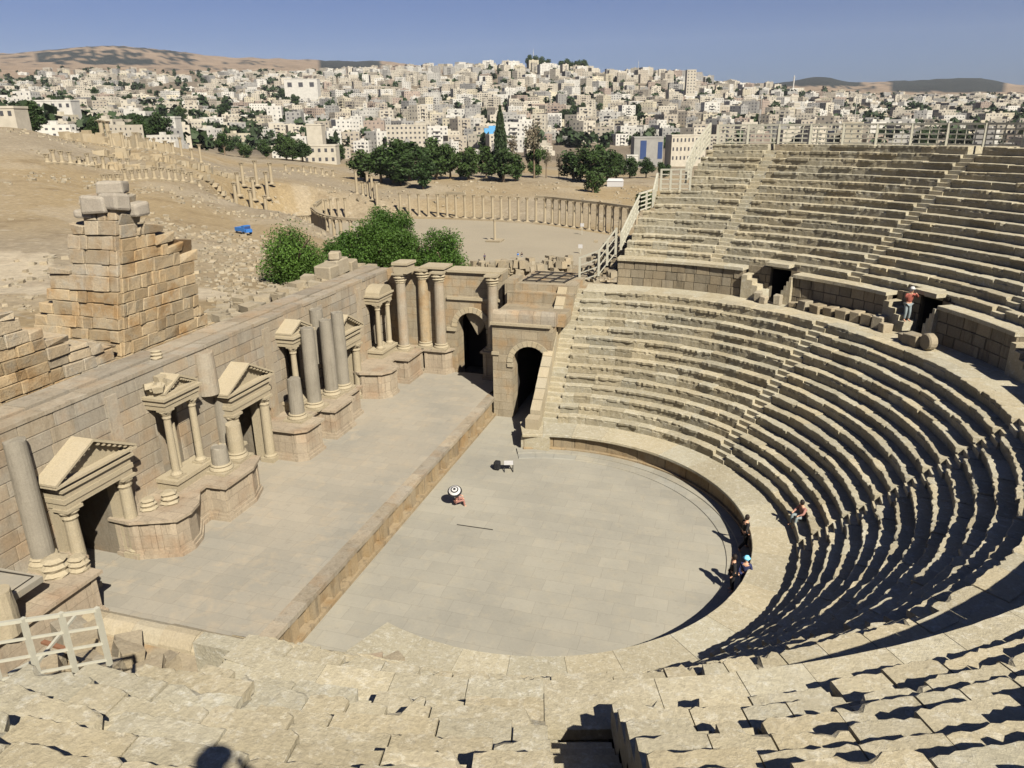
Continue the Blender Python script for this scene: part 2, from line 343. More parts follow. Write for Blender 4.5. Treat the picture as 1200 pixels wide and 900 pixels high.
def terrain():
    azs = list(np.radians(np.concatenate([np.arange(-180, -56, 4), np.arange(-56, 56, .3), np.arange(56, 180.1, 4)])))
    ds = [0.5, 6, 12, 18]+list(np.exp(np.linspace(math.log(20), math.log(9000), 270)))
    vs = []; cols = []
    C_GOLD = np.array((.45, .345, .195)); C_GREY = np.array((.38, .345, .285)); C_PALE = np.array((.56, .48, .35))
    C_TOWN = np.array((.25, .205, .15)); C_FOR = np.array((.02, .03, .032)); C_HILL = np.array((.36, .27, .19))
    for a in azs:
        for D in ds:
            x = CAM[0]+D*(_X[0]*math.sin(a)+_Y[0]*math.cos(a)); y = CAM[1]+D*(_X[1]*math.sin(a)+_Y[1]*math.cos(a))
            if under(x, y): z = -1.2
            elif abs(a) > math.radians(58): z = 9.0 if D < 300 else 5.
            else:
                z = ground(x, y)
                if x > -3.2 and math.hypot(x, y) < 60 and y < 12: z = max(min(z, 9), 2)
            vs.append((x, y, z))
            n1 = noise.noise(Vector((x*.02, y*.02, 5))); n2 = noise.noise(Vector((x*.06, y*.06, 9))); 
            c = C_GOLD*(.5+.5*min(1, max(0, .5+1.6*n1)))+C_GREY*(.5-.5*min(1, max(0, .5+1.6*n1)))
            if n2 > .25: c = c*.6+C_PALE*.4
            X_, Y_ = px((x, y, z)) if abs(a) < 1. and D > 25 else (0, 0)
            if D > 420:
                k = min(1, (D-420)/200.); c = c*(1-k)+C_TOWN*k*(1+.5*n1)
            if D > 2400 and X_ < 2000:
                c = C_HILL*(1+.4*n1)
                nn = noise.noise(Vector((x*.004, y*.004, 2)))+.5*noise.noise(Vector((x*.015, y*.015, 4)))+.9*noise.noise(Vector((x*.06, y*.06, 6)))
                if (40 < X_ < 225 and Y_ < 76 and nn > -.22) or (375 < X_ < 445) or (900 < X_ < 1012 and Y_ < 101) or (1042 < X_ < 1178 and Y_ < 108) or nn > .55: c = C_FOR*(1+.3*nn)
            # dirt paths
            if D < 160:
                if (X_ < 62 and 296 < Y_ < 345 and D < 120) or (215 < X_ < 300 and 338 < Y_ < 352): c = C_PALE*1.1
                if 300 < Y_ < 330 and X_ < 40: c = C_PALE*1.15
            cols.append((c[0], c[1], c[2], 1))
    n = len(ds); fs = [(i*n+j, (i+1)*n+j, (i+1)*n+j+1, i*n+j+1) for i in range(len(azs)-1) for j in range(n-1)]
    me = bpy.data.meshes.new('ground'); me.from_pydata([tuple(map(float, v)) for v in vs], [], [tuple(reversed(f)) for f in fs])
    at = me.attributes.new('tint', 'FLOAT_COLOR', 'POINT'); at.data.foreach_set('color', np.array(cols, dtype=np.float32).ravel())
    me.polygons.foreach_set('use_smooth', [True]*len(me.polygons))
    m, nt, b = new_mat('dry_ground')
    a_ = N(nt, 'ShaderNodeAttribute', attribute_name='tint'); g = N(nt, 'ShaderNodeNewGeometry'); pos = g.outputs['Position']
    n1 = noise_(nt, pos, .12, 10, .72, .4); n2 = noise_(nt, pos, 1.3, 8, .7); n3 = noise_(nt, pos, .5, 6, .6)
    col = a_.outputs['Color']
    col = mixc(nt, ramp(nt, n1, .52, .72), col, mixc(nt, 1., col, (.66, .62, .58), 'MULTIPLY'))
    col = mixc(nt, ramp(nt, n3, .58, .66), col, mixc(nt, .6, col, (.56, .49, .37)))
    f = N(nt, 'ShaderNodeMapRange'); L(nt, n2, f.inputs[0])
    for i, v in ((1, .3), (2, .7), (3, .33), (4, .56)): f.inputs[i].default_value = v
    col = mixc(nt, 1., col, f.outputs[0], 'MULTIPLY')
    L(nt, col, b.inputs['Base Color']); b.inputs['Roughness'].default_value = .97
    bp = N(nt, 'ShaderNodeBump', ins={'Strength': .6, 'Distance': .25}); L(nt, n2, bp.inputs['Height']); L(nt, bp.outputs[0], b.inputs['Normal'])
    me.materials.append(m)
    o = bpy.data.objects.new('ground', me); COL.objects.link(o); o['kind'] = 'structure'
terrain()

# ------------------------------------------------------------------ theatre
PH_STAIR_UP = [R_(a) for a in (-73.4, -48, -24, 0, 24, 48, 72)]
PH_STAIR_LO = [R_(a) for a in (-46.5, 0, 46.5)]
def P3(R, a, z): return (R*math.cos(a), R*math.sin(a), z)
def nz(a, b, s): return noise.noise(Vector((a, b, s)))

def seat_block(mb, R, z, h, Rb, a0, a1, lip=.07, rag=.05, seed=0., ends=(None, None), zlow=None, near=False):
    """one stone of a seat row: undercut front, ragged lip, flat top"""
    tint = gt(.84, 1.14); dz = rnd.uniform(-.03, .03); dR = rnd.uniform(-.05, .08)
    ln = R*(a1-a0); n = max(2, int(ln/(.1 if near else .15)))
    tl = rnd.uniform(-.012, .012)
    if near: dz *= .8; dR += rnd.uniform(-.03, .03); tint = gt(.92, 1.08)
    notch = near and rnd.random() < .3; na = rnd.choice((a0, a1)); nw = rnd.uniform(.12, .35); nd = rnd.uniform(.12, .3)
    g = (.014 if near else .007)/R; A = [a0+g+(a1-a0-2*g)*i/n for i in range(n+1)]
    vs = []; q = .3 if near else .18
    chip = rnd.random() < .22; ca = rnd.uniform(a0, a1); cw = rnd.uniform(.1, .3)
    for i, a in enumerate(A):
        s = a*R
        r1 = rag*(.5*nz(s*2.2, z*3, seed)+1.3*nz(s*8, z*3, seed+5)); r2 = .02*nz(s*5, z, seed+9)
        c = 0
        if chip: c = max(0, 1-abs((a-ca)*R)/cw)*rnd.uniform(.05, .12)
        if notch and abs((a-na)*R) < nw: c += nd
        if i in (0, n): c += .015
        Rl = R+dR+r1+c
        zt = z+dz+tl*(i/n-.5)*2+r2*.5
        vs += [P3(R+lip+.05+r2, a, z-h-.01), P3(R+lip+.03+r2, a, z-.17+r2), P3(Rl+.02, a, z-.15+r1*.4-c*.5), P3(Rl, a, zt-.018-c*.4), P3(Rl+.016+c, a, zt-.001), P3(Rl+q, a, zt), P3(Rb, a, zt-.01)]
    k = 7; fs = []
    ts = []; fk = rnd.uniform(.74, .98); face_t = tuple(c*fk for c in tint)  # risers tinted below the treads: weathering crust plus shade put into the colour
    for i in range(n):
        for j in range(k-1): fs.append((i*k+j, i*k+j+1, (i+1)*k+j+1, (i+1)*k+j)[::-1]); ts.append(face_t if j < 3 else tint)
    fs.append(tuple(range(k))[::-1]); fs.append(tuple(n*k+j for j in range(k)))
    # joint sides reach down to the row's bottom
    b = len(vs)
    vs += [P3(Rb, A[0], z-h-.01), P3(Rb, A[-1], z-h-.01)]
    fs.append((0, b, k-1)[::-1]); fs.append((n*k, b+1, n*k+k-1))
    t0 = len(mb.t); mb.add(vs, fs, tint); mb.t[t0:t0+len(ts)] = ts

def seg_list(phi0, phi1, stairs, R, half):
    cuts = []
    for s in stairs:
        hf = .5 if (s < -1.2 and R > 20) else half
        if phi0 < s < phi1: cuts.append((s-hf/R, s+hf/R))
    out = []; a = phi0
    for c0, c1 in sorted(cuts):
        if c0 > a: out.append((a, c0))
        a = c1
    if a < phi1: out.append((a, phi1))
    return out, cuts

def row(parent, R, z, h, Rb, phi0, phi1, stairs, half, seed, name='seat_row', zbase=-1., lip=.04, rag=.055, steps=True, blen=(.85, 1.75)):
    segs, cuts = seg_list(phi0, phi1, stairs, R, half)
    for s0, s1 in segs:
        mb = MB(); a = s0
        while a < s1-1e-6:
            near_ = R*math.sin(a) < -14
            l = (rnd.uniform(.55, 1.45) if near_ else rnd.uniform(*blen))/R
            e = a+l
            if s1-e < .45/R: e = s1
            near = math.hypot(R*math.cos(a)-CAM[0], R*math.sin(a)-CAM[1]) < 17
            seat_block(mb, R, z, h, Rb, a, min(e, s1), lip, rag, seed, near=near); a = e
        for a, e in ((phi0, s0), (phi1, s1)):   # solid radial ends of the tier
            if abs(a-e) < 1e-6:
                mb.add([P3(R+.1, a, zbase), P3(Rb, a, zbase), P3(Rb, a, z-.02), P3(R+.1, a, z-.02)], [(0, 1, 2, 3)], .95)
        mb.build(name, M['seat'], parent)
    if steps and cuts:
        t = Rb-R-.12
        return cuts, t
    return cuts, 0

def ringwall(mb, R, z0, z1, a0, a1, bl, bh, depth=.03, openings=(), tintr=(.86, 1.1), sgn=-1, back=.35):
    """curved ashlar wall facing the centre: bevelled blocks over a dark joint backing"""
    nr = max(1, round((z1-z0)/bh)); hh = (z1-z0)/nr
    for r in range(nr):
        a = a0-rnd.uniform(0, bl/R)
        za, zb = z0+r*hh, z0+(r+1)*hh
        while a < a1:
            e = a+rnd.uniform(.7, 1.35)*bl/R
            s, t = max(a, a0), min(e, a1); a = e
            if t-s < .05/R: continue
            pieces = [(s, t)]
            for oa, ob, oz in openings:
                if za < oz-.02:
                    np_ = []
                    for p, q in pieces:
                        if q <= oa or p >= ob: np_.append((p, q)); continue
                        if p < oa: np_.append((p, oa))
                        if q > ob: np_.append((ob, q))
                    pieces = np_
            for p, q in pieces:
                if (q-p)*R < .04: continue
                d = rnd.uniform(0, depth); g = .006/R; n = 2
                vs = []
                for i in range(n+1):
                    aa = p+g+(q-p-2*g)*i/n; ins = .02/R*(1 if i == 0 else -1 if i == n else 0)
                    vs += [P3(R+.06, aa, za+.004), P3(R-d, aa+ins, za+.025), P3(R-d, aa+ins, zb-.02), P3(R+.06, aa, zb-.004)]
                fs = []
                for i in range(n):
                    for j in range(3): fs.append((i*4+j, i*4+j+1, (i+1)*4+j+1, (i+1)*4+j)[::-1])
                fs += [(0, 1, 2, 3)[::-1], (n*4, n*4+1, n*4+2, n*4+3)]
                mb.add(vs, fs, gt(*tintr))
    # backing
    segs = [(a0, a1)]
    for oa, ob, oz in openings:
        ns = []
        for p, q in segs:
            if q <= oa or p >= ob: ns.append((p, q)); continue
            ns += [(p, oa), (ob, q)]
        segs = ns
    for p, q in segs:
        n = max(2, int((q-p)*R/1.)); vs = []
        for i in range(n+1):
            aa = p+(q-p)*i/n; vs += [P3(R+.055, aa, z0), P3(R+.055, aa, z1), P3(R+back, aa, z1), P3(R+back, aa, z0)]
        fs = []
        for i in range(n):
            for j in range(3): fs.append((i*4+j, i*4+j+1, (i+1)*4+j+1, (i+1)*4+j)[::-1])
        fs += [(0, 1, 2, 3)[::-1], (n*4, n*4+1, n*4+2, n*4+3)]
        mb.add(vs, fs, .55)

def ring(mb, R0, R1, z0, z1, a0, a1, bl=1.2, rag=0., jit=0., tr=(.9, 1.08), gap=.006):
    a = a0
    while a < a1-1e-5:
        e = a+rnd.uniform(.75, 1.3)*bl/R0
        if a1-e < .35*bl/R0: e = a1
        n = max(2, int((e-a)*R0/.3)); vs = []; d = rnd.uniform(-jit, jit); dz = rnd.uniform(-jit, jit)*.4; g = gap/R0
        for i in range(n+1):
            aa = a+g+(e-a-2*g)*i/n; r = rag*nz(aa*R0*3, z1, 1.)
            vs += [P3(R0+d+r, aa, z0), P3(R0+d+r, aa, z1+dz-.02), P3(R0+d+.02+r, aa, z1+dz), P3(R1, aa, z1+dz), P3(R1, aa, z0)]
        k = 5; fs = []
        for i in range(n):
            for j in range(k-1): fs.append((i*k+j, i*k+j+1, (i+1)*k+j+1, (i+1)*k+j)[::-1])
        fs += [tuple(range(k))[::-1], tuple(n*k+j for j in range(k))]
        mb.add(vs, fs, gt(*tr)); a = e

def phx(R, x): return math.acos(max(-1, min(1, x/R)))

# orchestra ----------------------------------------------------------
mb = MB(); mb.box(-6.75, 12, -16.8, 23, -.6, 0.0); o = mb.build('orchestra_floor', M['pave']); o['kind'] = 'structure'
mb = MB()
ring(mb, 8.62, 9.98, 0.0, .045, -phx(9, -3.4), phx(9, -3.4), 1.3, 0, .0, (.94, 1.05))
ring(mb, 9.22, 9.98, 0.04, .1, -phx(9, -3.4), phx(9, -3.4), 1.3, 0, .0, (.94, 1.05))
o = mb.build('orchestra_steps', M['pave']); tag(o, 'two shallow curved stone steps ringing the orchestra floor', 'step')

lower = empty('lower_seating', (0, 0, 0), 'lower bank of curved stone seats wrapped around the orchestra floor, cut by narrow stairs', 'seating tier')
mb = MB(); pa = phx(9.85, -3.35)
ringwall(mb, 9.87, .1, .86, -pa, pa, 1.5, .76, .01, tintr=(.8, 1.1))
ring(mb, 9.7, 9.95, .0, .2, -pa, pa, 1.6, 0, .004)
ring(mb, 9.68, 9.95, .86, .95, -pa, pa, 1.6, 0, .006)
mb.build('orchestra_wall', M['brownwall'], lower)
mb = MB(); ring(mb, 9.6, 11.6, .95, 1.1, -phx(9.95, -3.45), phx(9.95, -3.45), 1.9, .015, .008)
# bench stone at both ends of the walk
for s in (1, -1):
    mb.box(-3.5, -1.8, min(s*9.3, s*11.3), max(s*9.3, s*11.3), .0, .94)
mb.build('orchestra_walk', M['seat'], lower)
LO_H, LO_T = .485, .5254
all_cuts = []
XL = -1.72
for j in range(14):
    R = 11.41+LO_T*j; z = 1.57+LO_H*j
    Rb = R+LO_T+.16
    if j == 13: Rb = R+.9
    a = phx(R, XL)
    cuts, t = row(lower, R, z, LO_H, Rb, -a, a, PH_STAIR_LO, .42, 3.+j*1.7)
    all_cuts.append((R, z, LO_T, LO_H))
def stairway(parent, rows, ph, half, name='stairway', mat='seat', drop=0.):
    mb = MB()
    for R, z, t, h in rows:
        for r0, r1, zt in ((R, R+t/2+.02, z-h/2-drop), (R+t/2, R+t+.16, z-drop)):
            g = half/R; e = rnd.uniform(-.01, .01)
            p = [P3(r0+e, ph-g, zt-h/2-.04), P3(r0+e, ph+g, zt-h/2-.04), P3(r1, ph+g, zt-h/2-.04), P3(r1, ph-g, zt-h/2-.04)]
            q = [P3(r0+e, ph-g, zt), P3(r0+e, ph+g, zt), P3(r1, ph+g, zt), P3(r1, ph-g, zt)]
            mb.hexa(p[::-1]+q[::-1], gt(.95, 1.15))
    return mb.build(name, M[mat], parent)
for ph in PH_STAIR_LO: stairway(lower, all_cuts, ph, .41)
# straight stairs and sloping parapets at both ends of the lower tier
for s in (1, -1):
    mb = MB()
    for j in range(14):
        R = 11.41+LO_T*j; z = 1.57+LO_H*j
        y0 = math.sqrt(R*R-XL*XL)
        for r0, r1, zt in ((y0, y0+LO_T*.5+.03, z-LO_H/2), (y0+LO_T/2, y0+LO_T+.12, z)):
            mb.box(-2.75, XL-.01, min(s*r0, s*r1), max(s*r0, s*r1), -.5, zt, gt(.92, 1.1))
    mb.build('stairway', M['seat'], lower)
    mb = MB()
    # parapet: sloping coping stones
    n = 12
    ya, za, yb, zb = 9.9, 2.2, 17.6, 8.2
    ya, za, yb, zb = (10.7, 2.0, 17.9, 8.15) if s > 0 else (10.7, .9, 17.0, 6.6)
    for i in range(n):
        p0, p1 = i/n+.004, (i+1)/n-.004
        y0, y1 = ya+(yb-ya)*p0, ya+(yb-ya)*p1; z0, z1 = za+(zb-za)*p0, za+(zb-za)*p1
        e = rnd.uniform(-.02, .02)
        x0, x1 = -3.32+e, -2.7+e
        pts = [(x0, s*y0, -.3), (x1, s*y0, -.3), (x1, s*y1, -.3), (x0, s*y1, -.3), (x0, s*y0, z0), (x1, s*y0, z0), (x1, s*y1, z1), (x0, s*y1, z1)]
        mb.hexa(pts, gt(.95, 1.15))
    mb.box(-3.4, -2.6, min(s*9.9, s*10.68), max(s*9.9, s*10.68), -.1, 1.75 if s > 0 else 1.1, 1.0)
    mb.build('parapet', M['cream'], lower)
# praecinctio walk
mb = MB(); ap = phx(19, XL)
ring(mb, 18.9, 20.75, 7.7, 7.86, -phx(19, -1.7), phx(19, -1.7), 1.3, .0, .006, (.95, 1.12))
mb.build('walkway', M['seat'], lower)

# upper tier ---------------------------------------------------------
upper = empty('upper_seating', (0, 0, 0), 'upper bank of curved stone seats behind a tall blocky retaining wall with dark doorways', 'seating tier')
UP_H, UP_T = .44, .67
XEND = {0: .15, 1: .45, 2: .5, 3: .72, 4: .75, 5: .9, 6: 1.15, 7: 1.9, 8: 1.85, 9: 2.1, 10: 4.1, 11: 4.2, 12: 4.3, 13: 4.5, 14: 4.65, 15: 5.0, 16: 5.4}
XNEAR = {0: .6, 1: .1, 2: -.4, 3: -.75, 4: -1.05, 5: -1.25, 6: -1.45}
for k in range(7, 17): XNEAR[k] = -1.5
doors = []
for d in (60.4, 34.6, 11.5):
    doors.append((R_(d)-.62/20.7, R_(d)+.62/20.7, 99))
wide = [(a-.6/20.7, b+1.44/20.7, 99) for a, b, _ in doors]
mb = MB()
ringwall(mb, 20.72, 7.84, 9.52, -phx(20.8, .6), phx(20.8, .12), .8, .56, .05, wide, (.72, 1.08))
mb.build('retaining_wall', M['retain'], upper)
for a, b, _ in doors:
    for p, q in ((a-.62/20.7, a), (b, b+1.46/20.7)):
        mb = MB(); ringwall(mb, 21.42, 7.84, 9.8, p, q, .7, .5, .02, (), (.8, 1.1), back=.3); mb.build('door_jamb', M['retain'], upper)
mb = MB()
# coping with gaps above the doors, the doors' lintels sit one row higher
segs = []; a = -phx(20.8, .6); end = phx(20.8, .12)
for oa, ob, _ in sorted(doors):
    segs.append((a, oa-.6/20.7)); a = ob+1.45/20.7
segs.append((a, end))
for p, q in segs:
    mb = MB(); ring(mb, 20.55, 21.62, 9.54, 9.74, p, q, 1.5, .02, .008, (1., 1.14)); mb.build('coping', M['seat'], upper)
for oa, ob, _ in sorted(doors):
    mb = MB()
    # jambs either side, steps descending to the door, passage and dark back wall
    for sgn, e in ((-1, oa), (1, ob)):
        sw = .36 if sgn > 0 else .15; mb = MB()
        for k in range(4):
            a0 = e+sgn*(sw*k)/20.7; a1 = e+sgn*(sw*(k+1))/20.7
            lo, hi = min(a0, a1), max(a0, a1)
            zt = (8.45 if sgn > 0 else 8.7)+.29*k
            vs = [P3(20.45, hi, 7.84), P3(20.45, lo, 7.84), P3(21.4, lo, 7.84), P3(21.4, hi, 7.84), P3(20.45, hi, zt), P3(20.45, lo, zt), P3(21.4, lo, zt), P3(21.4, hi, zt)]
            mb.hexa(vs, gt(.95, 1.15))
        mb.build('door_steps', M['seat'], upper)
    mb = MB(); m_ = (oa+ob)/2; g = .75/20.7
    mb.hexa([P3(r, m_+u*g, z) for z in (9.98, 10.19) for r, u in ((20.85, 1), (20.85, -1), (21.55, -1), (21.55, 1))], 1.05)
    mb.build('lintel', M['seat'], upper)
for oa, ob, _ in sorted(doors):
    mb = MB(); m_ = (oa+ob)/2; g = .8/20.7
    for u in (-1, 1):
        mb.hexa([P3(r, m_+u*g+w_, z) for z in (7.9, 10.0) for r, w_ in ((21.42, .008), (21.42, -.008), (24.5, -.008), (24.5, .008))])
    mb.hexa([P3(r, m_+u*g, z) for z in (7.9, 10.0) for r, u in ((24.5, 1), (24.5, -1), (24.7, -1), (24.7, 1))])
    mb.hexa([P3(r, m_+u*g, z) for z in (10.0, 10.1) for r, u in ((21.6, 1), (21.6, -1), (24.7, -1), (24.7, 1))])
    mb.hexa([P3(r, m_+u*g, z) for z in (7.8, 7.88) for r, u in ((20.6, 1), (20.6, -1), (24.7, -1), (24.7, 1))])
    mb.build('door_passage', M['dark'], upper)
rows_up = []
for k in range(1, 17):
    R = 20.8+UP_T*k; z = 9.74+UP_H*k; Rb = R+UP_T+.16
    if k == 16: Rb = R+1.9
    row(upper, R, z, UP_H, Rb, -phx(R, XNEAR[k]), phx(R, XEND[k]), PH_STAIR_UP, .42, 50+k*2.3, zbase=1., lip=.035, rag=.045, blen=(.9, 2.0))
    rows_up.append((R, z, UP_T, UP_H))
for ph in PH_STAIR_UP:
    stairway(upper, rows_up[:-1], ph, .49 if ph < -1.2 else .41, drop=.5 if ph < -1.2 else 0.)
    # first flight rising from the coping
mb = MB(); ringwall(mb, 33.4, 1., 16.7, -phx(33, -2), phx(33, 5.8), 1.5, .8, .03, (), (.8, 1.05))
b2 = mb.build('outer_wall', M['block'], upper)
# rubble core seen at the broken end of the upper tier
mb = MB()
for i in range(110):
    t = rnd.random(); x = rnd.uniform(-2.6, .2); y = 20.6+rnd.uniform(0, 6.5); z = 7.7+max(0, (y-20.6))*.35*rnd.random()+max(0, (x+2.0))*.5
    s = rnd.uniform(.25, .75); mb.rbox((x, y, z), (s, s*.8, s*.6), rnd.uniform(0, 3), rnd.uniform(-.3, .3), gt(.8, 1.1), jit=s*.12)
mb.build('rubble_core', M['rubble'], upper)

# loose blocks on the walkway -----------------------------------------
SP = [(62.4, 20.2, .42, .6), (60.9, 19.9, .4, .45), (58.7, 20.2, .42, .6), (55.8, 20.3, .5, .3), (53.6, 20.2, .6, .55), (51.0, 20.1, .65, .5), (48.8, 20.2, .6, .5),
      (46.4, 20.25, .7, .5), (44.0, 20.2, .55, .6), (41.8, 20.2, .6, .6), (39.6, 20.1, .6, .7), (37.9, 19.9, .5, .45), (32.6, 19.5, .6, .4), (31.3, 19.4, .6, .55), (30.1, 19.35, .55, .55), (29.0, 19.3, .5, .5)]
words = ['leftmost, left of the first dark doorway', 'small one by the left edge of the first doorway', 'right beside the first dark doorway', 'low one, fourth from the left', 'fifth from the left in the line on the walkway',
         'sixth from the left, flat faced', 'seventh from the left below the shaded wall', 'eighth from the left in the long line', 'ninth from the left in the long line', 'tenth from the left in the long line',
         'tall one near the right end of the long line', 'last of the long line, just left of the second doorway', 'first of the four right of the standing visitor', 'second of the four right of the visitor', 'third of the four right of the visitor', None]
for (d, R, s, h), wd in zip(SP, words):
    if wd is None: continue
    mb = MB(); mb.rbox((0, 0, h/2), (s*1.1, s, h), 0, 0, gt(.95, 1.15), jit=.04)
    o = mb.build('loose_block', M['rubble'], None, (R*math.cos(R_(d)), R*math.sin(R_(d)), 7.86), rotz=R_(d)+rnd.uniform(-.3, .3))
    md = o.modifiers.new('bev', 'BEVEL'); md.width = .04; md.segments = 2
    tag(o, 'squared loose stone block, '+wd, 'stone block', 'loose stone blocks lined up on the walkway')
mb = MB(); mb.lathe([(.36, -.22), (.42, -.15), (.42, .15), (.36, .22)], n=18, wob=.02)
o = mb.build('column_drum', M['rubble'], None, (19.4*math.cos(R_(28.1)), 19.4*math.sin(R_(28.1)), 7.86+.42), smooth=False); o.rotation_euler = (R_(90), 0, R_(115))
tag(o, 'round stone column drum lying on its side on the walkway', 'column drum')

# ------------------------------------------------------------------ stage
stage = empty('stage', (-11.4, 1, 0), 'long paved stage platform with a low niched front wall facing the orchestra', 'stage')
def SB(mb, name, mat, parent, off): 
    # parts are modelled in world coordinates, shifted to the parent's origin
    mb.v = [(a-off[0], b-off[1], c-off[2]) for a, b, c in mb.v]
    return mb.build(name, mat, parent)
SO = (-11.4, 1, 0)
mb = MB(); mb.box(-16.1, -7.28, -17, 18.4, -.5, 1.3); SB(mb, 'stage_floor', M['stagepave'], stage, SO)
mb = MB(); mb.box(-7.3, -7.02, -16.5, 14.6, -.3, 1.12, .9)
yy = -16.4; k = 0
while yy < 14.3:
    if k % 2 == 0:
        mb.box(-7.02, -6.74, yy, yy+.55, .0, 1.12, gt(.9, 1.1)); yy += .55
    else:
        if k % 4 == 1:
            # niche with round headed look: two steps in
            mb.box(-7.02, -6.9, yy, yy+.22, .2, 1.12, gt()); mb.box(-7.02, -6.9, yy+.78, yy+1.0, .2, 1.12, gt())
            mb.box(-7.02, -6.9, yy+.22, yy+.78, .95, 1.12, gt())
        yy += 1.0
    k += 1
mb.box(-7.02, -6.62, -16.5, 14.6, -.2, .16, 1.0); SB(mb, 'front_wall', M['brownwall'], stage, SO)
mb = MB(); y = -16.5
while y < 14.6:
    l = rnd.uniform(1.1, 1.9); e = rnd.uniform(-.01, .01)
    mb.box(-7.3+e, -6.66+e, y+.005, min(y+l, 14.6)-.005, 1.12, 1.325+e*.5, gt(.85, 1.12)); y += l
SB(mb, 'coping', M['block'], stage, SO)

# back wall -----------------------------------------------------------
WX = -16.1
wall = empty('stage_wall', (WX, 0, 0), 'long reconstructed blocky stage wall rising behind the stage with a grooved flat top', 'wall')
WO = (WX, 0, 0)
DOORS = [(-10.35, -8.3), (-.6, 1.9), (9.4, 11.7)]
DZ = 4.8
NICHE = [(-5.15, -3.85), (4.9, 6.3), (15.2, 16.6)]
def ashlar_wall(mb, plane, u0, u1, z0, z1, bl=1.1, bh=.55, depth=.04, openings=(), nrm=1, tr=(.82, 1.1), top=None):
    """plane=('x',value) facing +X*nrm or ('y',value) facing -Y for nrm=-1"""
    nr = round((z1-z0)/bh); hh = (z1-z0)/nr
    for r in range(nr):
        a = u0-rnd.uniform(0, bl); za, zb = z0+r*hh, z0+(r+1)*hh
        while a < u1:
            e = a+rnd.uniform(.6, 1.5)*bl; s, t = max(a, u0), min(e, u1); a = e
            pcs = [(s, t)]
            for oa, ob, oz0, oz1 in openings:
                if za < oz1-.03 and zb > oz0+.03:
                    n_ = []
                    for p, q in pcs:
                        if q <= oa or p >= ob: n_.append((p, q)); continue
                        if p < oa: n_.append((p, oa))
                        if q > ob: n_.append((ob, q))
                    pcs = n_
            for p, q in pcs:
                if q-p < .05: continue
                if top and top((p+q)/2) < (za+zb)/2: continue
                d = rnd.uniform(.0, depth)*nrm; c = plane[1]; g = .006; i = .018
                ring0 = [(p+g, za+g), (q-g, za+g), (q-g, zb-g), (p+g, zb-g)]; ring1 = [(p+g+i, za+g+i), (q-g-i, za+g+i), (q-g-i, zb-g-i), (p+g+i, zb-g-i)]
                if plane[0] == 'x': vs = [(c-.05*nrm, u, z) for u, z in ring0]+[(c+d, u, z) for u, z in ring1]
                else: vs = [(u, c-.05*nrm, z) for u, z in ring0]+[(u, c+d, z) for u, z in ring1]
                fs = [(4, 5, 6, 7), (0, 1, 5, 4), (1, 2, 6, 5), (2, 3, 7, 6), (3, 0, 4, 7)]
                if (plane[0] == 'x') != (nrm > 0): fs = [f[::-1] for f in fs]
                mb.add(vs, fs, gt(*tr))
OPN = [(a, b, 1.2, DZ) for a, b in DOORS]+[(a, b, 3.6, 6.9) for a, b in NICHE]
mb = MB(); ashlar_wall(mb, ('x', WX), -17, 18.3, 1.3, 8.5, 1.15, .6, .03, OPN, 1, (.86, 1.1))
SB(mb, 'facing', M['block'], wall, WO)
mb = MB()
# solid core with the openings left free
ys = sorted(set([-17, 18.9]+[v for o_ in OPN for v in o_[:2]]))
for a, b in zip(ys[:-1], ys[1:]):
    mid = (a+b)/2; hit = [o_ for o_ in OPN if o_[0] <= mid <= o_[1]]
    if not hit: mb.box(WX-1.9, WX-.04, a, b, 0, 8.5, .6)
    else:
        o_ = hit[0]
        if o_[2] > 1.3: mb.box(WX-1.9, WX-.04, a, b, 0, o_[2], .6); mb.box(WX-1.9, WX-.8, a, b, o_[2], o_[3], .95)
        mb.box(WX-1.9, WX-.04, a, b, o_[3], 8.5, .8)
SB(mb, 'core', M['block'], wall, WO)
mb = MB(); y = -17.
while y < 18.9:
    l = rnd.uniform(1.2, 2.2); e = min(y+l, 18.9)
    j = rnd.uniform(-.03, .03); mb.box(WX-.68, WX+.04+j, y+.006, e-.006, 8.5, 8.68+rnd.uniform(-.035, .02), gt(.9, 1.14)); mb.box(WX-1.95, WX-.84, y+.006, e-.006, 8.5, 8.72+rnd.uniform(-.05, .03), gt(.82, 1.1)); y = e
SB(mb, 'wall_top', M['block'], wall, WO)
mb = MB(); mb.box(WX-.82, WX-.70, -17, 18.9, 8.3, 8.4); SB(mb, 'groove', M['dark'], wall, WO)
mb = MB()
for a, b in DOORS:
    mb.box(WX-3.4, WX-3.2, a-.6, b+.6, 1.2, 5.2); mb.box(WX-3.4, WX-1.9, a-.2, a-.02, 1.2, 5.2); mb.box(WX-3.4, WX-1.9, b+.02, b+.2, 1.2, 5.2); mb.box(WX-3.4, WX-1.9, a-.2, b+.2, 4.9, 5.2)
SB(mb, 'door_passage', M['gold'], wall, WO)
mb = MB()
for a, b in DOORS: mb.box(WX-3.3, WX+.05, a, b, 1.2, 1.33)
SB(mb, 'threshold', M['stagepave'], wall, WO)
# shallow strips where engaged pilasters meet the wall
for y in (-7.3, 3.4, 8.9, 13.8):
    mb = MB(); mb.box(WX-.02, WX+.1, y-.28, y+.28, 3.0, 8.2, gt(.95, 1.1)); SB(mb, 'pilaster', M['block'], wall, WO)

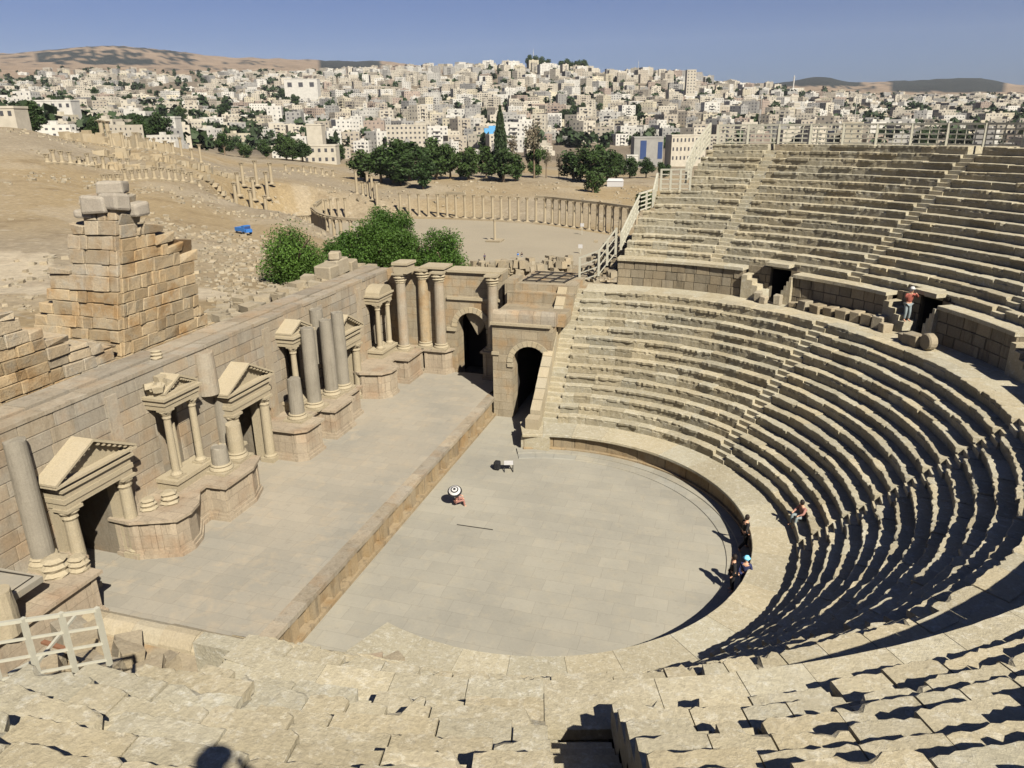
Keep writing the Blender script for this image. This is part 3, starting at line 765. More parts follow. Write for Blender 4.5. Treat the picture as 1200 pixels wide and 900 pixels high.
# far return wall with the tall arch -----------------------------------
def arch_poly_wall(mb, u0, u1, z0, z1, c, r, zs, y0, y1, tint=1., axis='y'):
    """wall slab in the XZ plane from y0 to y1 with an arched opening centred at c"""
    n = 20
    arc = [(c+r*math.cos(math.pi*i/n), zs+r*math.sin(math.pi*i/n)) for i in range(n+1)]  # right to left
    # left pier, right pier, and a fan of quads up to the top
    def V(u, z, y): return (u, y, z)
    quads = [[(u0, z0), (c-r, z0), (c-r, zs), (u0, zs)], [(c+r, z0), (u1, z0), (u1, zs), (c+r, zs)]]
    if u0 < c-r: quads.append([(u0, zs), (c-r, zs), (c-r, z1), (u0, z1)])
    if u1 > c+r: quads.append([(c+r, zs), (u1, zs), (u1, z1), (c+r, z1)])
    for i in range(n):
        (ua, za), (ub, zb) = arc[i], arc[i+1]; quads.append([(ub, zb), (ua, za), (ua, z1), (ub, z1)])
    for q in quads:
        vs = [V(u, z, y0) for u, z in q]+[V(u, z, y1) for u, z in q]
        mb.add(vs, [(0, 1, 2, 3), (7, 6, 5, 4)], tint)
    # soffit and jambs, top
    path = [(c+r, z0)]+arc+[(c-r, z0)]
    for (ua, za), (ub, zb) in zip(path[:-1], path[1:]):
        mb.add([V(ua, za, y0), V(ub, zb, y0), V(ub, zb, y1), V(ua, za, y1)], [(0, 1, 2, 3)], tint)
    mb.add([V(u0, z1, y0), V(u1, z1, y0), V(u1, z1, y1), V(u0, z1, y1)], [(0, 1, 2, 3)], tint)
    for u, f in ((u0, (0, 1, 2, 3)), (u1, (3, 2, 1, 0))):
        mb.add([V(u, z0, y1), V(u, z0, y0), V(u, z1, y0), V(u, z1, y1)], [f], tint)
def voussoirs(mb, c, r, zs, y0, y1, t=.38, n=13):
    for i in range(n):
        a0 = math.pi*i/n+.01; a1 = math.pi*(i+1)/n-.01; p = []
        for y in (y0, y1):
            for rr, a in ((r-.02, a0), (r+t, a0), (r+t, a1), (r-.02, a1)): p.append((c+rr*math.cos(a), y, zs+rr*math.sin(a)))
        mb.add(p, [(0, 1, 2, 3), (7, 6, 5, 4), (0, 4, 5, 1), (1, 5, 6, 2), (2, 6, 7, 3), (3, 7, 4, 0)], gt(.95, 1.15))
RO = (-12, 18.3, 0)
ret = empty('arched_side_wall', RO, 'stone side wall at the far end of the stage pierced by a tall broken dark arch', 'wall')
mb = MB(); arch_poly_wall(mb, WX+.02, -7.4, 1.0, 8.7, -9.75, 1.12, 4.75, 18.3, 19.6); SB(mb, 'masonry', M['ashlar'], ret, RO)
mb = MB(); voussoirs(mb, -9.75, 1.12, 4.75, 18.2, 18.4); mb.box(-11.6, -10.9, 18.12, 18.32, 4.45, 4.7); mb.box(-8.6, -8.1, 18.12, 18.32, 4.45, 4.7); SB(mb, 'arch_ring', M['cream'], ret, RO)
mb = MB(); mb.box(-11.5, -7.5, 18.15, 18.32, 6.75, 6.95, 1.05)
y = -16.1
mb.box(-11.4, -7.4, 18.1, 19.7, 8.7, 8.86, 1.05); mb.box(-13.4, -11.55, 18.0, 19.7, 8.87, 9.02, 1.05); SB(mb, 'cornice', M['cream'], ret, RO)
mb = MB(); mb.box(-11.6, -7.9, 22.2, 22.4, .5, 6.3); mb.box(-11.65, -11.5, 19.6, 22.3, .5, 6.3); mb.box(-8, -7.85, 19.6, 22.3, .5, 6.3); mb.box(-11.6, -7.9, 19.6, 22.3, 6.2, 6.4); SB(mb, 'passage', M['dark'], ret, RO)
mb = MB(); mb.prism([(0, 0), (.55, 0.), (.62, .0), (.0, .0)], 0, .01) if False else None
vs = [(-10.2, 18.75, 5.75), (-9.0, 18.75, 5.8), (-8.95, 18.75, 4.75), (-9.45, 18.75, 4.1), (-9.9, 18.75, 4.9), (-10.3, 18.75, 5.5)]
n = len(vs); vs2 = vs+[(a, 19.4, c) for a, b, c in vs]
mb.add(vs2, [tuple(range(n)), tuple(reversed(range(n, 2*n)))]+[(i, (i+1) % n, n+(i+1) % n, n+i)[::-1] for i in range(n)], .85)
SB(mb, 'hanging_masonry', M['rubble'], ret, RO)

# parodos gate, one at each end ---------------------------------------
def gate(s, label):
    GO = (-4.7, s*14, 0)
    g = empty('arched_gate', GO, label, 'gate')
    Y0 = 14.0 if s > 0 else 17.45
    mb = MB(); ya, yb = (s*Y0, s*(Y0+1.2))
    arch_poly_wall(mb, -6.75, -2.75, -.3, 6.35, -4.25, 1.18, 3.85, ya, yb, 1.0)
    if s < 0:
        for f in range(len(mb.f)): mb.f[f] = mb.f[f][::-1]
    SB(mb, 'masonry', M['ashlar'], g, GO)
    mb = MB()
    if s > 0:
        voussoirs(mb, -4.25, 1.18, 3.85, 13.93, 14.1, .34)
        mb.box(-5.75, -5.35, 13.9, 14.1, 3.55, 3.8); mb.box(-6.8, -6.3, 13.9, 14.1, 4.3, 4.5)
        mb.box(-6.85, -2.85, 13.82, 14.2, 6.32, 6.48)
    SB(mb, 'mouldings', M['cream'], g, GO)
    # rounded parapet stones above
    mb = MB(); x = -6.75
    xe = -2.6 if s > 0 else .7
    while x < xe:
        l = min(rnd.uniform(.5, .95), xe-x); prof = []
        nn = 7; p = []; jj = rnd.uniform(-.03, .03)
        for i in range(nn+1):
            a = math.pi*i/nn; p.append((Y0+.05+.38*(1-math.cos(a)), 6.75+jj+.5*math.sin(a)**.8))
        vs = [(xx, s*yy_, zz) for xx in (x+.008, x+l-.008) for yy_, zz in ([(Y0+.05, 6.4)]+p+[(Y0+.81, 6.4)])]
        k = nn+3; fs = [(i, i+1, k+i+1, k+i) for i in range(k-1)]+[tuple(range(k))[::-1], tuple(range(k, 2*k))]
        mb.add(vs, fs, gt(.9, 1.1)); x += l
    SB(mb, 'rounded_parapet', M['cream'] if s < 0 else M['block'], g, GO)
    # terraces behind
    mb = MB()
    if s > 0:
        mb.box(-6.75, -2.2, 14.8, 17.3, 6.2, 6.95, .95); mb.box(-6.75, -2.2, 17.3, 17.9, 6.2, 7.75, 1.); mb.box(-6.35, -2.15, 17.9, 22.6, 6., 8.2, 1.02)
        mb.box(-7.0, -6.3, 17.6, 19.6, 6., 8.45, 1.0)
        mb.box(-2.2, 1.2, 18.9, 21.5, 6.2, 7.84, 1.)
    else:
        mb.box(-6.75, 1.9, -24.5, -18.2, 5.8, 6.95, 1.03)
    SB(mb, 'terrace', M['ashlar'], g, GO)
    mb = MB(); 
    y0, y1 = (15.2, 21.) 
    mb.box(-5.9, -2.6, min(s*y1, s*(y1+.2)), max(s*y1, s*(y1+.2)), -.2, 5.6)
    for xx in (-5.55, -2.95): mb.box(xx-.1, xx, min(s*(Y0+1.2), s*y1), max(s*(Y0+1.2), s*y1), -.2, 5.6)
    mb.box(-5.6, -2.9, min(s*(Y0+1.2), s*y1), max(s*(Y0+1.2), s*y1), 5.15, 5.5)
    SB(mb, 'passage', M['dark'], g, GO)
    return g
gate(1, 'arched stone gateway beside the foot of the far seats with a dark opening')
gate(-1, 'near gateway seen from above as a rounded stone parapet beside the foreground seats')

# podium blocks ---------------------------------------------------------
def podium(poly, label, z1=3.12, z0=1.3, group='projecting stone podiums along the stage wall'):
    cx = sum(p[0] for p in poly)/len(poly); cy = sum(p[1] for p in poly)/len(poly)
    q = empty('podium', (cx, cy, z0), label, 'podium', group)
    off = (cx, cy, z0)
    def grow(d):
        out = []; n = len(poly)
        for i in range(n):
            a, b, c = poly[i-1], poly[i], poly[(i+1) % n]
            e1 = Vector((b[0]-a[0], b[1]-a[1])).normalized(); e2 = Vector((c[0]-b[0], c[1]-b[1])).normalized()
            n1 = Vector((e1.y, -e1.x)); n2 = Vector((e2.y, -e2.x)); m_ = (n1+n2); 
            m_ = m_/max(.4, m_.length_squared/2) if m_.length > .1 else n1
            out.append((b[0]+m_.x*d, b[1]+m_.y*d))
        return out
    mb = MB(); mb.prism(poly, z0, z1-.2); SB(mb, 'body', M['pink'], q, off)
    mb = MB(); mb.prism(grow(.14), z0, z0+.18); mb.prism(grow(.07), z0+.18, z0+.32)
    SB(mb, 'base_moulding', M['pink'], q, off)
    mb = MB(); mb.prism(grow(.1), z1-.2, z1-.13); mb.prism(grow(.2), z1-.13, z1); SB(mb, 'coping', M['pink'], q, off)
    # corner pilaster strips
    n = len(poly)
    for i in range(n):
        a, b = Vector(poly[i]), Vector(poly[(i+1) % n]); d = b-a
        if d.length < .8 or (a.x < -15.9 and b.x < -15.9): continue
        e = d.normalized(); nn = Vector((e.y, -e.x))
        for s_ in (.12, d.length-.12):
            mb = MB(); c = a+e*s_+nn*.0; p = []
            for z in (z0+.3, z1-.2):
                for u, v in ((-.11, -.02), (.11, -.02), (.11, .05), (-.11, .05)): p.append((c.x+e.x*u+nn.x*v, c.y+e.y*u+nn.y*v, z))
            mb.hexa(p, 1.08); SB(mb, 'pilaster', M['pink'], q, off)
    return q
podium([(WX, -17), (-13.7, -17), (-13.7, -11.75), (-15.0, -11.75), (-15.0, -11.1), (WX, -11.1)], 'podium under the tall pilaster column at the near left corner of the stage')
podium([(WX, -7.9), (WX, -8.25), (-15.2, -8.3), (-14.4, -7.95), (-13.6, -7.6), (-13.5, -7.0), (-13.7, -6.3), (-14.1, -5.75), (-14.45, -5.3), (-14.5, -4.6), (-13.5, -4.55), (-13.5, -2.65), (-13.9, -1.6), (WX, -1.6)], 'podium between the first and second doorways carrying broken column stumps')
podium([(WX, 1.9), (-13.9, 1.9), (-13.5, 2.2), (-13.45, 3.65), (-14.4, 3.7), (-14.4, 5.1), (-13.45, 5.15), (-13.45, 7.2), (-13.95, 7.25), (-13.95, 9.1), (WX, 9.1)], 'podium carrying the tall grey columns between the second and third doorways')
podium([(WX, 12.0), (-15.1, 11.6), (-13.8, 11.9), (-13.45, 12.4), (-13.4, 13.3), (-14.4, 14.2), (-14.45, 15.1), (-13.4, 15.1), (-13.4, 17.4), (-13.4, 18.25), (WX, 18.25)], 'podium in the far left corner of the stage beneath the twin columns')
podium([(-13.2, 17.65), (-11.6, 17.65), (-11.3, 18.25), (-13.2, 18.25)], 'small podium against the arched side wall, left of the arch')
podium([(-8.55, 17.3), (-7.3, 17.3), (-7.3, 18.25), (-8.55, 18.25)], 'narrow podium right of the tall dark arch', 3.4)

# columns ---------------------------------------------------------------
def column(x, y, z0, z1, r, label, mat='granite', cap=False, base=True, group='columns standing along the stage wall', lean=(0, 0), broken=.06):
    c = empty('column', (x, y, z0), label, 'column', group); h = z1-z0
    if base:
        mb = MB(); mb.box(-r*1.42, r*1.42, -r*1.42, r*1.42, 0, .13, jit=.008); mb.lathe([(r*1.35, .13), (r*1.4, .19), (r*1.3, .26), (r*1.1, .3), (r*1.22, .37), (r*1.12, .43)], n=20)
        mb.build('base', M['cream'], c)
    hb = .42 if base else 0; hc = .75 if cap else 0; r_ = r; 
    mb = MB(); prof = []; k = 10
    for i in range(k+1):
        t = i/k; prof.append((r*(1.0-.1*t*t), hb+(h-hb-hc)*t))
    mb.lathe(prof, n=20, wob=.006, lean=lean)
    if broken and not cap:
        for i in range(20):   # uneven broken top
            v = mb.v[-20+i]; mb.v[-20+i] = (v[0], v[1], v[2]+rnd.uniform(-broken, broken))
    o = mb.build('shaft', M[mat], c, smooth=False)
    if cap:
        mb = MB(); zc = h-hc
        mb.lathe([(r*.92, zc), (r*1.0, zc+.05), (r*.98, zc+.12), (r*1.2, zc+.22), (r*1.05, zc+.3), (r*1.32, zc+.42), (r*1.1, zc+.5), (r*1.25, zc+.62)], n=16, wob=.06)
        mb.box(-r*1.2, r*1.2, -r*1.2, r*1.2, zc+.62, zc+.75, jit=.02); mb.build('capital', M['cream'], c)
    return c
column(-15.9, -11.8, 3.12, 8.15, .4, 'tall smooth grey column against the wall left of the nearest pedimented doorway')
column(-14.55, -3.3, 3.12, 4.35, .4, 'short grey column stump on the podium left of the middle doorway')
column(-14.67, -1.95, 3.12, 4.95, .38, 'pale tapering column stump right beside the middle doorway', 'cream')
column(-15.95, -.95, 3.12, 6.3, .46, 'thick grey column drum engaged to the wall left of the middle doorway')
column(-15.98, -1.7, 6.3, 8.4, .5, 'rough tan column section high on the wall above the grey drum', 'block', base=False)
column(-14.6, 3.3, 3.12, 5.5, .4, 'half-height grey column stump left of the tall grey columns')
column(-14.64, 5.15, 3.12, 7.85, .41, 'front left of the tall grey columns without capitals')
column(-14.7, 7.2, 3.12, 7.8, .4, 'middle tall grey column without capital')
column(-14.6, 8.4, 3.12, 7.95, .4, 'right hand tall grey column beside the far pedimented doorway')
column(-15.75, 8.0, 4.9, 8.2, .42, 'upper grey column shaft against the wall behind the tall grey columns', base=False)
column(-14.46, 17.0, 3.12, 8.75, .37, 'tallest tan column with carved capital in the far stage corner', 'block', cap=True)
column(-13.3, 18.2, 3.12, 8.85, .4, 'tan half column with capital engaged in the far corner wall', 'gold', cap=True)
column(-12.0, 18.0, 3.12, 8.75, .39, 'tan column with carved capital left of the tall broken arch', 'block', cap=True)
column(-7.95, 17.75, 3.4, 8.75, .37, 'half shaded column with carved capital right of the tall broken arch', 'block', cap=True)
mb = MB(); mb.rbox((0, 0, .3), (1.0, 1.3, .6), 0, 0, 1.0, jit=.02); mb.rbox((0, 0, .66), (1.2, 1.5, .16), 0, 0, 1.08, jit=.02)
o = mb.build('entablature_block', M['cream'], None, (-14.2, 17.2, 8.75)); tag(o, 'moulded stone block resting on the capital of the far corner column', 'stone block')
for nm, (x, y, z, s), lb in (('capital_fragment', (-14.9, -12.2, 3.12, .62), 'carved fallen capital at the foot of the tall near column'), ('capital_fragment', (-14.35, -11.75, 3.12, .5), 'stacked base drum and moulding on the near podium edge'),
                             ('capital_fragment', (-15.2, -7.3, 3.12, .45), 'moulded base block on the curved podium beside the first doorway'), ('capital_fragment', (-14.7, -6.6, 3.12, .5), 'weathered carved block on the curved podium left of the small pedimented niche'),
                             ('capital_fragment', (-16.6, -3.9, 8.7, .35), 'small pale fragment lying on top of the stage wall')):
    mb = MB(); mb.lathe([(s*.7, 0), (s*.8, s*.15), (s*.62, s*.35), (s*.75, s*.6), (s*.55, s*.8), (s*.68, s*1.0), (s*.4, s*1.15)], n=12, wob=.12)
    o = mb.build(nm, M['cream'], None, (x, y, z)); tag(o, lb, 'carved stone', 'carved fragments lying along the stage')

# aediculae and doorways -------------------------------------------------
def pediment_mesh(mb, yc, w, x0, x1, z0, h, ov=.22):
    """horizontal cornice, raking cornices and a recessed tympanum"""
    a, b = yc-w/2-ov, yc+w/2+ov; xf = x1+ov
    mb.box(x0, xf, a, b, z0, z0+.1, 1.1)
    zt = z0+.1
    # tympanum
    mb.add([(x1-.12, a+.1, zt), (x1-.12, b-.1, zt), (x1-.12, yc, zt+h-.06)], [(0, 1, 2)], .95)
    for s_ in (-1, 1):
        e = a if s_ < 0 else b; t = .11
        p = [(x0, e, zt-.02), (xf, e, zt-.02), (xf, yc, zt+h-t), (x0, yc, zt+h-t), (x0, e, zt+t-.02), (xf, e, zt+t-.02), (xf, yc, zt+h), (x0, yc, zt+h)]
        if s_ > 0: p = [p[1], p[0], p[3], p[2], p[5], p[4], p[7], p[6]]
        mb.hexa(p, 1.08)
        n = 8
        for i in range(1, n):
            t_ = i/n; y = e+(yc-e)*t_; z = zt+(h-t)*t_
            mb.box(x1-.03, xf-.05, y-.05, y+.05, z-.12, z-.02, 1.1)
def doorway(yc, w, label):
    off = (WX, yc, 1.3)
    d = empty('pedimented_doorway', off, label, 'doorway')
    half = w/2
    for s_ in (-1, 1):
        y = yc+s_*half; mb = MB()
        xx = -15.45
        mb.box(xx-.38, xx+.38, y-.38, y+.38, 1.3, 1.55, 1.); mb.lathe([(.34, 1.55), (.35, 1.63), (.29, 1.7)], (xx, y, 0), 16)
        mb.lathe([(.27, 1.7), (.265, 3.0), (.24, 4.5)], (xx, y, 0), 16)
        mb.lathe([(.24, 4.5), (.3, 4.6), (.27, 4.72), (.36, 4.85), (.34, 4.95)], (xx, y, 0), 12, wob=.05); mb.box(xx-.36, xx+.36, y-.36, y+.36, 4.93, 5.05)
        SB(mb, 'column', M['cream'], d, off)
        mb = MB(); mb.box(WX-.05, -15.75, y-.25, y+.25, 1.3, 5.05, 1.); SB(mb, 'jamb', M['cream'], d, off)
    mb = MB(); a, b = yc-half-.3, yc+half+.3
    mb.box(WX-.02, -15.2, a, b, 5.05, 5.3, 1.); mb.box(WX-.02, -15.15, a-.05, b+.05, 5.3, 5.5, 1.04); mb.box(WX-.02, -15.2, a, b, 5.5, 5.8, .98); mb.box(WX-.02, -15.08, a-.1, b+.1, 5.8, 5.92, 1.06)
    SB(mb, 'lintel', M['cream'], d, off)
    mb = MB(); pediment_mesh(mb, yc, w+.7, WX-.02, -15.3, 6.06, 1.12, .26); mb.box(WX-.02, -15.3, a-.05, b+.05, 5.92, 6.06, .9)
    SB(mb, 'pediment', M['cream'], d, off)
    return d
doorway(-9.4, 2.7, 'nearest pedimented stage doorway at the left, its triangular gable nearly complete')
doorway(.35, 2.6, 'middle pedimented stage doorway beside the broken column stumps')
doorway(10.5, 2.6, 'far pedimented stage doorway half hidden behind the tall grey columns')
def aedicule(yc, label, sp=1.6, broken=False, curved=False):
    off = (-15.4, yc, 3.12)
    d = empty('aedicule', off, label, 'shrine niche')
    mb = MB(); mb.box(WX, -15.0, yc-sp/2-.4, yc+sp/2+.4, 3.12, 3.5, .97); mb.box(WX, -14.92, yc-sp/2-.48, yc+sp/2+.48, 3.5, 3.68, 1.05); SB(mb, 'pedestal', M['cream'], d, off)
    for s_ in (-1, 1):
        y = yc+s_*sp/2; mb = MB(); x = -15.32
        mb.box(x-.28, x+.28, y-.28, y+.28, 3.68, 3.78); mb.lathe([(.26, 3.78), (.27, 3.84), (.2, 3.92), (.175, 3.98), (.17, 5.2), (.15, 6.45)], (x, y, 0), 14)
        mb.lathe([(.15, 6.45), (.2, 6.52), (.18, 6.62), (.27, 6.8), (.24, 6.86)], (x, y, 0), 12, wob=.06); mb.box(x-.26, x+.26, y-.26, y+.26, 6.84, 6.92)
        SB(mb, 'column', M['cream'], d, off)
    mb = MB(); a, b = yc-sp/2-.27, yc+sp/2+.27
    mb.box(WX, -15.08, a, b, 6.92, 7.15); mb.box(WX, -15.03, a-.05, b+.05, 7.15, 7.4, 1.05); mb.box(WX, -14.93, a-.14, b+.14, 7.4, 7.52, 1.06); SB(mb, 'entablature', M['cream'], d, off)
    mb = MB()
    if curved:
        n = 10; p = []
        for i in range(n+1):
            t = math.pi*i/n; p.append((yc-(sp/2+.2)*math.cos(t), 7.52+.6*math.sin(t)))
        vs = [(x, y, z) for x in (WX, -15.0) for y, z in p]; k = n+1
        mb.add(vs, [(i, i+1, k+i+1, k+i)[::-1] for i in range(n)]+[tuple(range(k)), tuple(range(k, 2*k))[::-1]], 1.)
    else:
        pediment_mesh(mb, yc+(.12 if broken else 0), sp+(.25 if broken else .4), WX, -15.2, 7.52, .62, .12)
        if broken:
            for _ in range(7): mb.rbox((-15.5+rnd.uniform(-.3, .2), yc-sp/2+rnd.uniform(-.3, .6), 7.85+rnd.uniform(0, .25)), (.4, .35, .28), rnd.uniform(0, 3), rnd.uniform(-.4, .4), 1.05, jit=.05)
    if False:
        h = .62; pts = [(yc-sp/2-.4, 7.52), (yc+sp/2+.4, 7.52), (yc+sp/2+.4, 7.66), (yc+.1, 7.52+h*(.72 if broken else 1)), (yc-sp/2-.4, 7.72 if not broken else 8.0)]
        vs = []; k = 5
        mb.add(vs, [(i, (i+1) % k, k+(i+1) % k, k+i)[::-1] for i in range(k)]+[tuple(range(k)), tuple(range(k, 2*k))[::-1]], 1.)
    SB(mb, 'pediment', M['cream'], d, off)
    mb = MB(); mb.lathe([(.12, 3.7), (.13, 5.0), (.11, 5.9)], (-15.85, yc-sp*.0, 0), 10); SB(mb, 'inner_shaft', M['cream'], d, off)
aedicule(-4.5, 'small two-columned shrine niche with broken gable, left of the middle doorway', broken=True)
aedicule(5.35, 'small shrine niche partly hidden behind the tall grey columns', 1.5)
aedicule(15.7, 'small two-columned shrine niche with curved top near the far corner', 1.5, curved=True)

# near end of the stage: ruined low end wall and slab -------------------
mb = MB()
for i in range(26):
    x = -16.4+rnd.uniform(0, 6.5); y = -17.2-rnd.uniform(0, 2.); z = 1.3
    s = rnd.uniform(.5, 1.1); mb.rbox((x, y, z+s*.3+rnd.uniform(0, 1.6)), (s, s*.8, s*.6), rnd.uniform(-.4, .4), rnd.uniform(-.2, .2), gt(.85, 1.1), jit=.05)
mb.box(-16.5, -6.8, -21, -17.6, -.5, 3.4, .95, jit=.05); mb.box(-16.5, -7.5, -25, -20.5, -.5, 5.2, .9, jit=.05)
o = mb.build('ruined_side_wall', M['rubble']); tag(o, 'tumbled low masonry at the near end of the stage behind the cream fence', 'ruined wall')
mb = MB(); mb.box(-16.3, -13.95, -15.2, -13.45, 3.78, 4.0, 1.0, jit=.03)
o = mb.build('stone_slab', M['stagepave']); tag(o, 'flat grey stone slab with a black edge line on the near podium', 'stone slab')
mb = MB(); mb.bar((-16.3, -13.7, 4.03), (-14.2, -13.6, 4.03), .04); mb.bar((-14.2, -13.6, 4.03), (-14.1, -15.2, 4.03), .04)
o = mb.build('black_strip', M['iron']); tag(o, 'thin black strip bent along the edge of the flat grey slab', 'metal strip')
mb = MB(); mb.lathe([(.42, 0), (.42, .9), (.38, 1.6)], n=14, wob=.04)
o = mb.build('column_stump', M['cream'], None, (-13.6, -15.3, 3.12)); tag(o, 'pale worn stone stump right of the flat grey slab', 'stone stump')
# end blocks by the near parodos mouth
for (x, y, z, s, r, lb, mt) in ((-2.7, -11.6, 1.2, .8, .5, 'pinkish squared block at the near foot of the seats', 'pink'), (-2.1, -11.2, 1.1, .7, .9, 'rough upright block beside the pinkish one at the near foot of the seats', 'rubble')):
    mb = MB(); mb.rbox((0, 0, 0), (s, s*.8, s), 0, 0, 1., jit=.05); o = mb.build('stone_block', M[mt], None, (x, y, z), rotz=r); tag(o, lb, 'stone block')

# ------------------------------------------------------------------ ruins behind the stage wall
def masonry(name, label, cells, mat='gold', parts=None, off=None, loc=(0, 0, 0)):
    mb = MB()
    for p in cells: mb.hexa(*p)
    o = mb.build(name, M[mat]); tag(o, label, 'ruined wall'); 
    md = o.modifiers.new('bev', 'BEVEL'); md.width = .03; md.segments = 1
    return o
def wall_cells(kind, const, u0, u1, z0, top, th, bl, bh, dep=.1, shear=0., zc=7.3, missing=.0):
    cells = []; z = z0
    while z < 16.5:
        h = bh*rnd.uniform(.85, 1.15); a = u0-rnd.uniform(0, bl*.6)
        while a < u1:
            l = bl*rnd.uniform(.45, 1.8); s, t = max(a, u0), min(a+l, u1); a += l
            if t-s < .15: continue
            tz = top((s+t)/2)
            if z+h*.35 > tz: continue
            if rnd.random() < missing: continue
            d = rnd.uniform(0, dep); g = .008; j = .03
            sh = shear*(z-zc)
            if kind == 'x': b = (const-th, const+d-.05, s+g, t-g)
            else: b = (s+g, t-g, const-d+.05+sh, const+th+sh)
            p = [[b[0], b[2], z+g], [b[1], b[2], z+g], [b[1], b[3], z+g], [b[0], b[3], z+g], [b[0], b[2], z+h-g], [b[1], b[2], z+h-g], [b[1], b[3], z+h-g], [b[0], b[3], z+h-g]]
            p = [[c+rnd.uniform(-j, j) for c in q] for q in p]
            if z+h*1.4 > tz: p = [[q[0]+rnd.uniform(-.09, .09), q[1]+rnd.uniform(-.09, .09), q[2]-(rnd.uniform(0, .35) if i_ > 3 else 0)] for i_, q in enumerate(p)]
            tint = gt(.74, 1.16)
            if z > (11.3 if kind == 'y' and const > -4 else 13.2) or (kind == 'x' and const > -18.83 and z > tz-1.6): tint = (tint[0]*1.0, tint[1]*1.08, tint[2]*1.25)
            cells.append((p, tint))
        z += h
    return cells
def lerp_prof(pts):
    xs = [p[0] for p in pts]; zs = [p[1] for p in pts]
    return lambda u: float(np.interp(u, xs, zs))
topR = lerp_prof([(-4, 15.0), (-3.5, 14.9), (-1.9, 14.4), (-.1, 13.4), (.8, 13.0), (1.4, 12.6), (1.6, 11.5), (1.7, 10.4), (2.3, 9.2), (3.3, 8.2), (4.8, 7.2)])
topL = lerp_prof([(-24, 9.5), (-23.0, 11.2), (-22.9, 12.3), (-22.0, 12.9), (-21.9, 14.0), (-20.9, 14.3), (-20.8, 15.7), (-18.6, 15.8), (-18, 15.6)])
cells = wall_cells('x', -18.85, -3.35, 4.8, 3.0, topR, 1.3, .76, .56, .08)
cells += wall_cells('y', -3.5, -24, -18.95, 3.0, topL, 1.3, .82, .6, .14, .0)
cells.append(([(-20.1, -3.0, 3), (-18.98, -3.0, 3), (-18.98, 1.5, 3), (-20.1, 1.5, 3), (-20.1, -3.0, 13.6), (-18.98, -3.0, 13.6), (-18.98, 1.5, 13.0), (-20.1, 1.5, 13.0)], (.35, .3, .25)))
cells = [([[q[0], q[1]+.2*(q[2]-9), q[2]] for q in p], t_) for p, t_ in cells]
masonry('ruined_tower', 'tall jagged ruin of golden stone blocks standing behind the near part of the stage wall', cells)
mb = MB()
for i, (x, y, z, sx, sy, sz, r) in enumerate(((-20.0, -2.2, 15.2, 1.2, .9, .8, .2), (-19.2, -2.0, 15.3, 1.1, .9, .75, -.1), (-19.6, -1.6, 15.9, 1.2, .9, .6, .4), (-18.9, -1.2, 14.9, .9, .9, .6, .1), (-20.7, -2.2, 14.8, .9, .8, .4, .3))):
    mb = MB(); mb.rbox((0, 0, 0), (sx, sy, sz), 0, rnd.uniform(-.1, .1), (1.02, 1.06, 1.2), jit=.06); o = mb.build('boulder', M['rubble'], None, (x, y, z), rotz=r)
    md = o.modifiers.new('bev', 'BEVEL'); md.width = .12; md.segments = 2
    tag(o, ('pale boulder on the summit of the golden ruin, '+['left one of the pair', 'right one of the pair', 'topmost', 'lowest, on the right shoulder', 'thin ledge stone on the left edge'][i]), 'boulder', 'weathered boulders on the ruin summit')
topW = lerp_prof([(-22, 13.5), (-9, 12.1), (-8.1, 11.9), (-8.05, 11.2), (-7.55, 11.0), (-7.5, 10.4), (-6.2, 10.1), (-6.0, 9.7), (-4.5, 9.4), (-3, 9.2)])
masonry('ruined_wall', 'lower stepped golden block wall running left from the tall ruin', wall_cells('x', -18.8, -20, -3.9, 3.0, topW, 1.6, .8, .5, .1))
# rough wall top further along the stage wall
mb = MB()
for i in range(330):
    t = rnd.random(); y = 3.2+t*18.; x = -18.6-rnd.uniform(0, 2.6); z = 8.9-.5*t+rnd.uniform(-.9, .15)-max(0, (-18.6-x-1.5))*.5
    s = rnd.uniform(.4, .95); mb.rbox((x, y, z-.3), (s, s*.85, s*.7), rnd.uniform(-.5, .5), rnd.uniform(-.15, .15), gt(.86, 1.12), jit=.06)
mb.box(-21.2, -18.3, 3.0, 21, 1, 8.0, .9, jit=.05)
o = mb.build('rubble_wall', M['rubble']); tag(o, 'rough rubble wall top running behind the reconstructed stage wall', 'rubble wall')
mb = MB()
for c, s in (((-19.2, 15.4, 8.9), (1.2, 1.3, .9)), ((-19.3, 16.9, 9.0), (1.2, 1.5, 1.0)), ((-19.2, 18.1, 8.8), (1.3, 1.1, .9))): mb.rbox(c, s, rnd.uniform(-.1, .1), .05, gt(.95, 1.1), jit=.06)
mb.rbox((-19.2, 16.6, 9.75), (.8, .8, .6), .3, 0, 1.1, jit=.06)
o = mb.build('stone_heap', M['rubble']); md = o.modifiers.new('bev', 'BEVEL'); md.width = .08; tag(o, 'heap of big pale blocks on the rubble wall in front of the green trees', 'stone heap')
for i, (x, y, z, s, lb) in enumerate(((-22.4, -6.6, 8.8, 1.3, 'big rounded boulder left of the tall ruin, touching its foot'), (-21.2, -6.2, 9.4, 1.1, 'darker boulder wedged against the tall ruin'), (-24.5, -8, 8.6, 1.2, 'boulder at the far left beyond the stepped wall'))):
    mb = MB(); mb.rbox((0, 0, 0), (s, s, s*.8), .2, .2, 1., jit=.15); o = mb.build('boulder', M['rubble'], None, (x, y, z)); md = o.modifiers.new('bev', 'BEVEL'); md.width = .2; md.segments = 2; tag(o, lb, 'boulder')

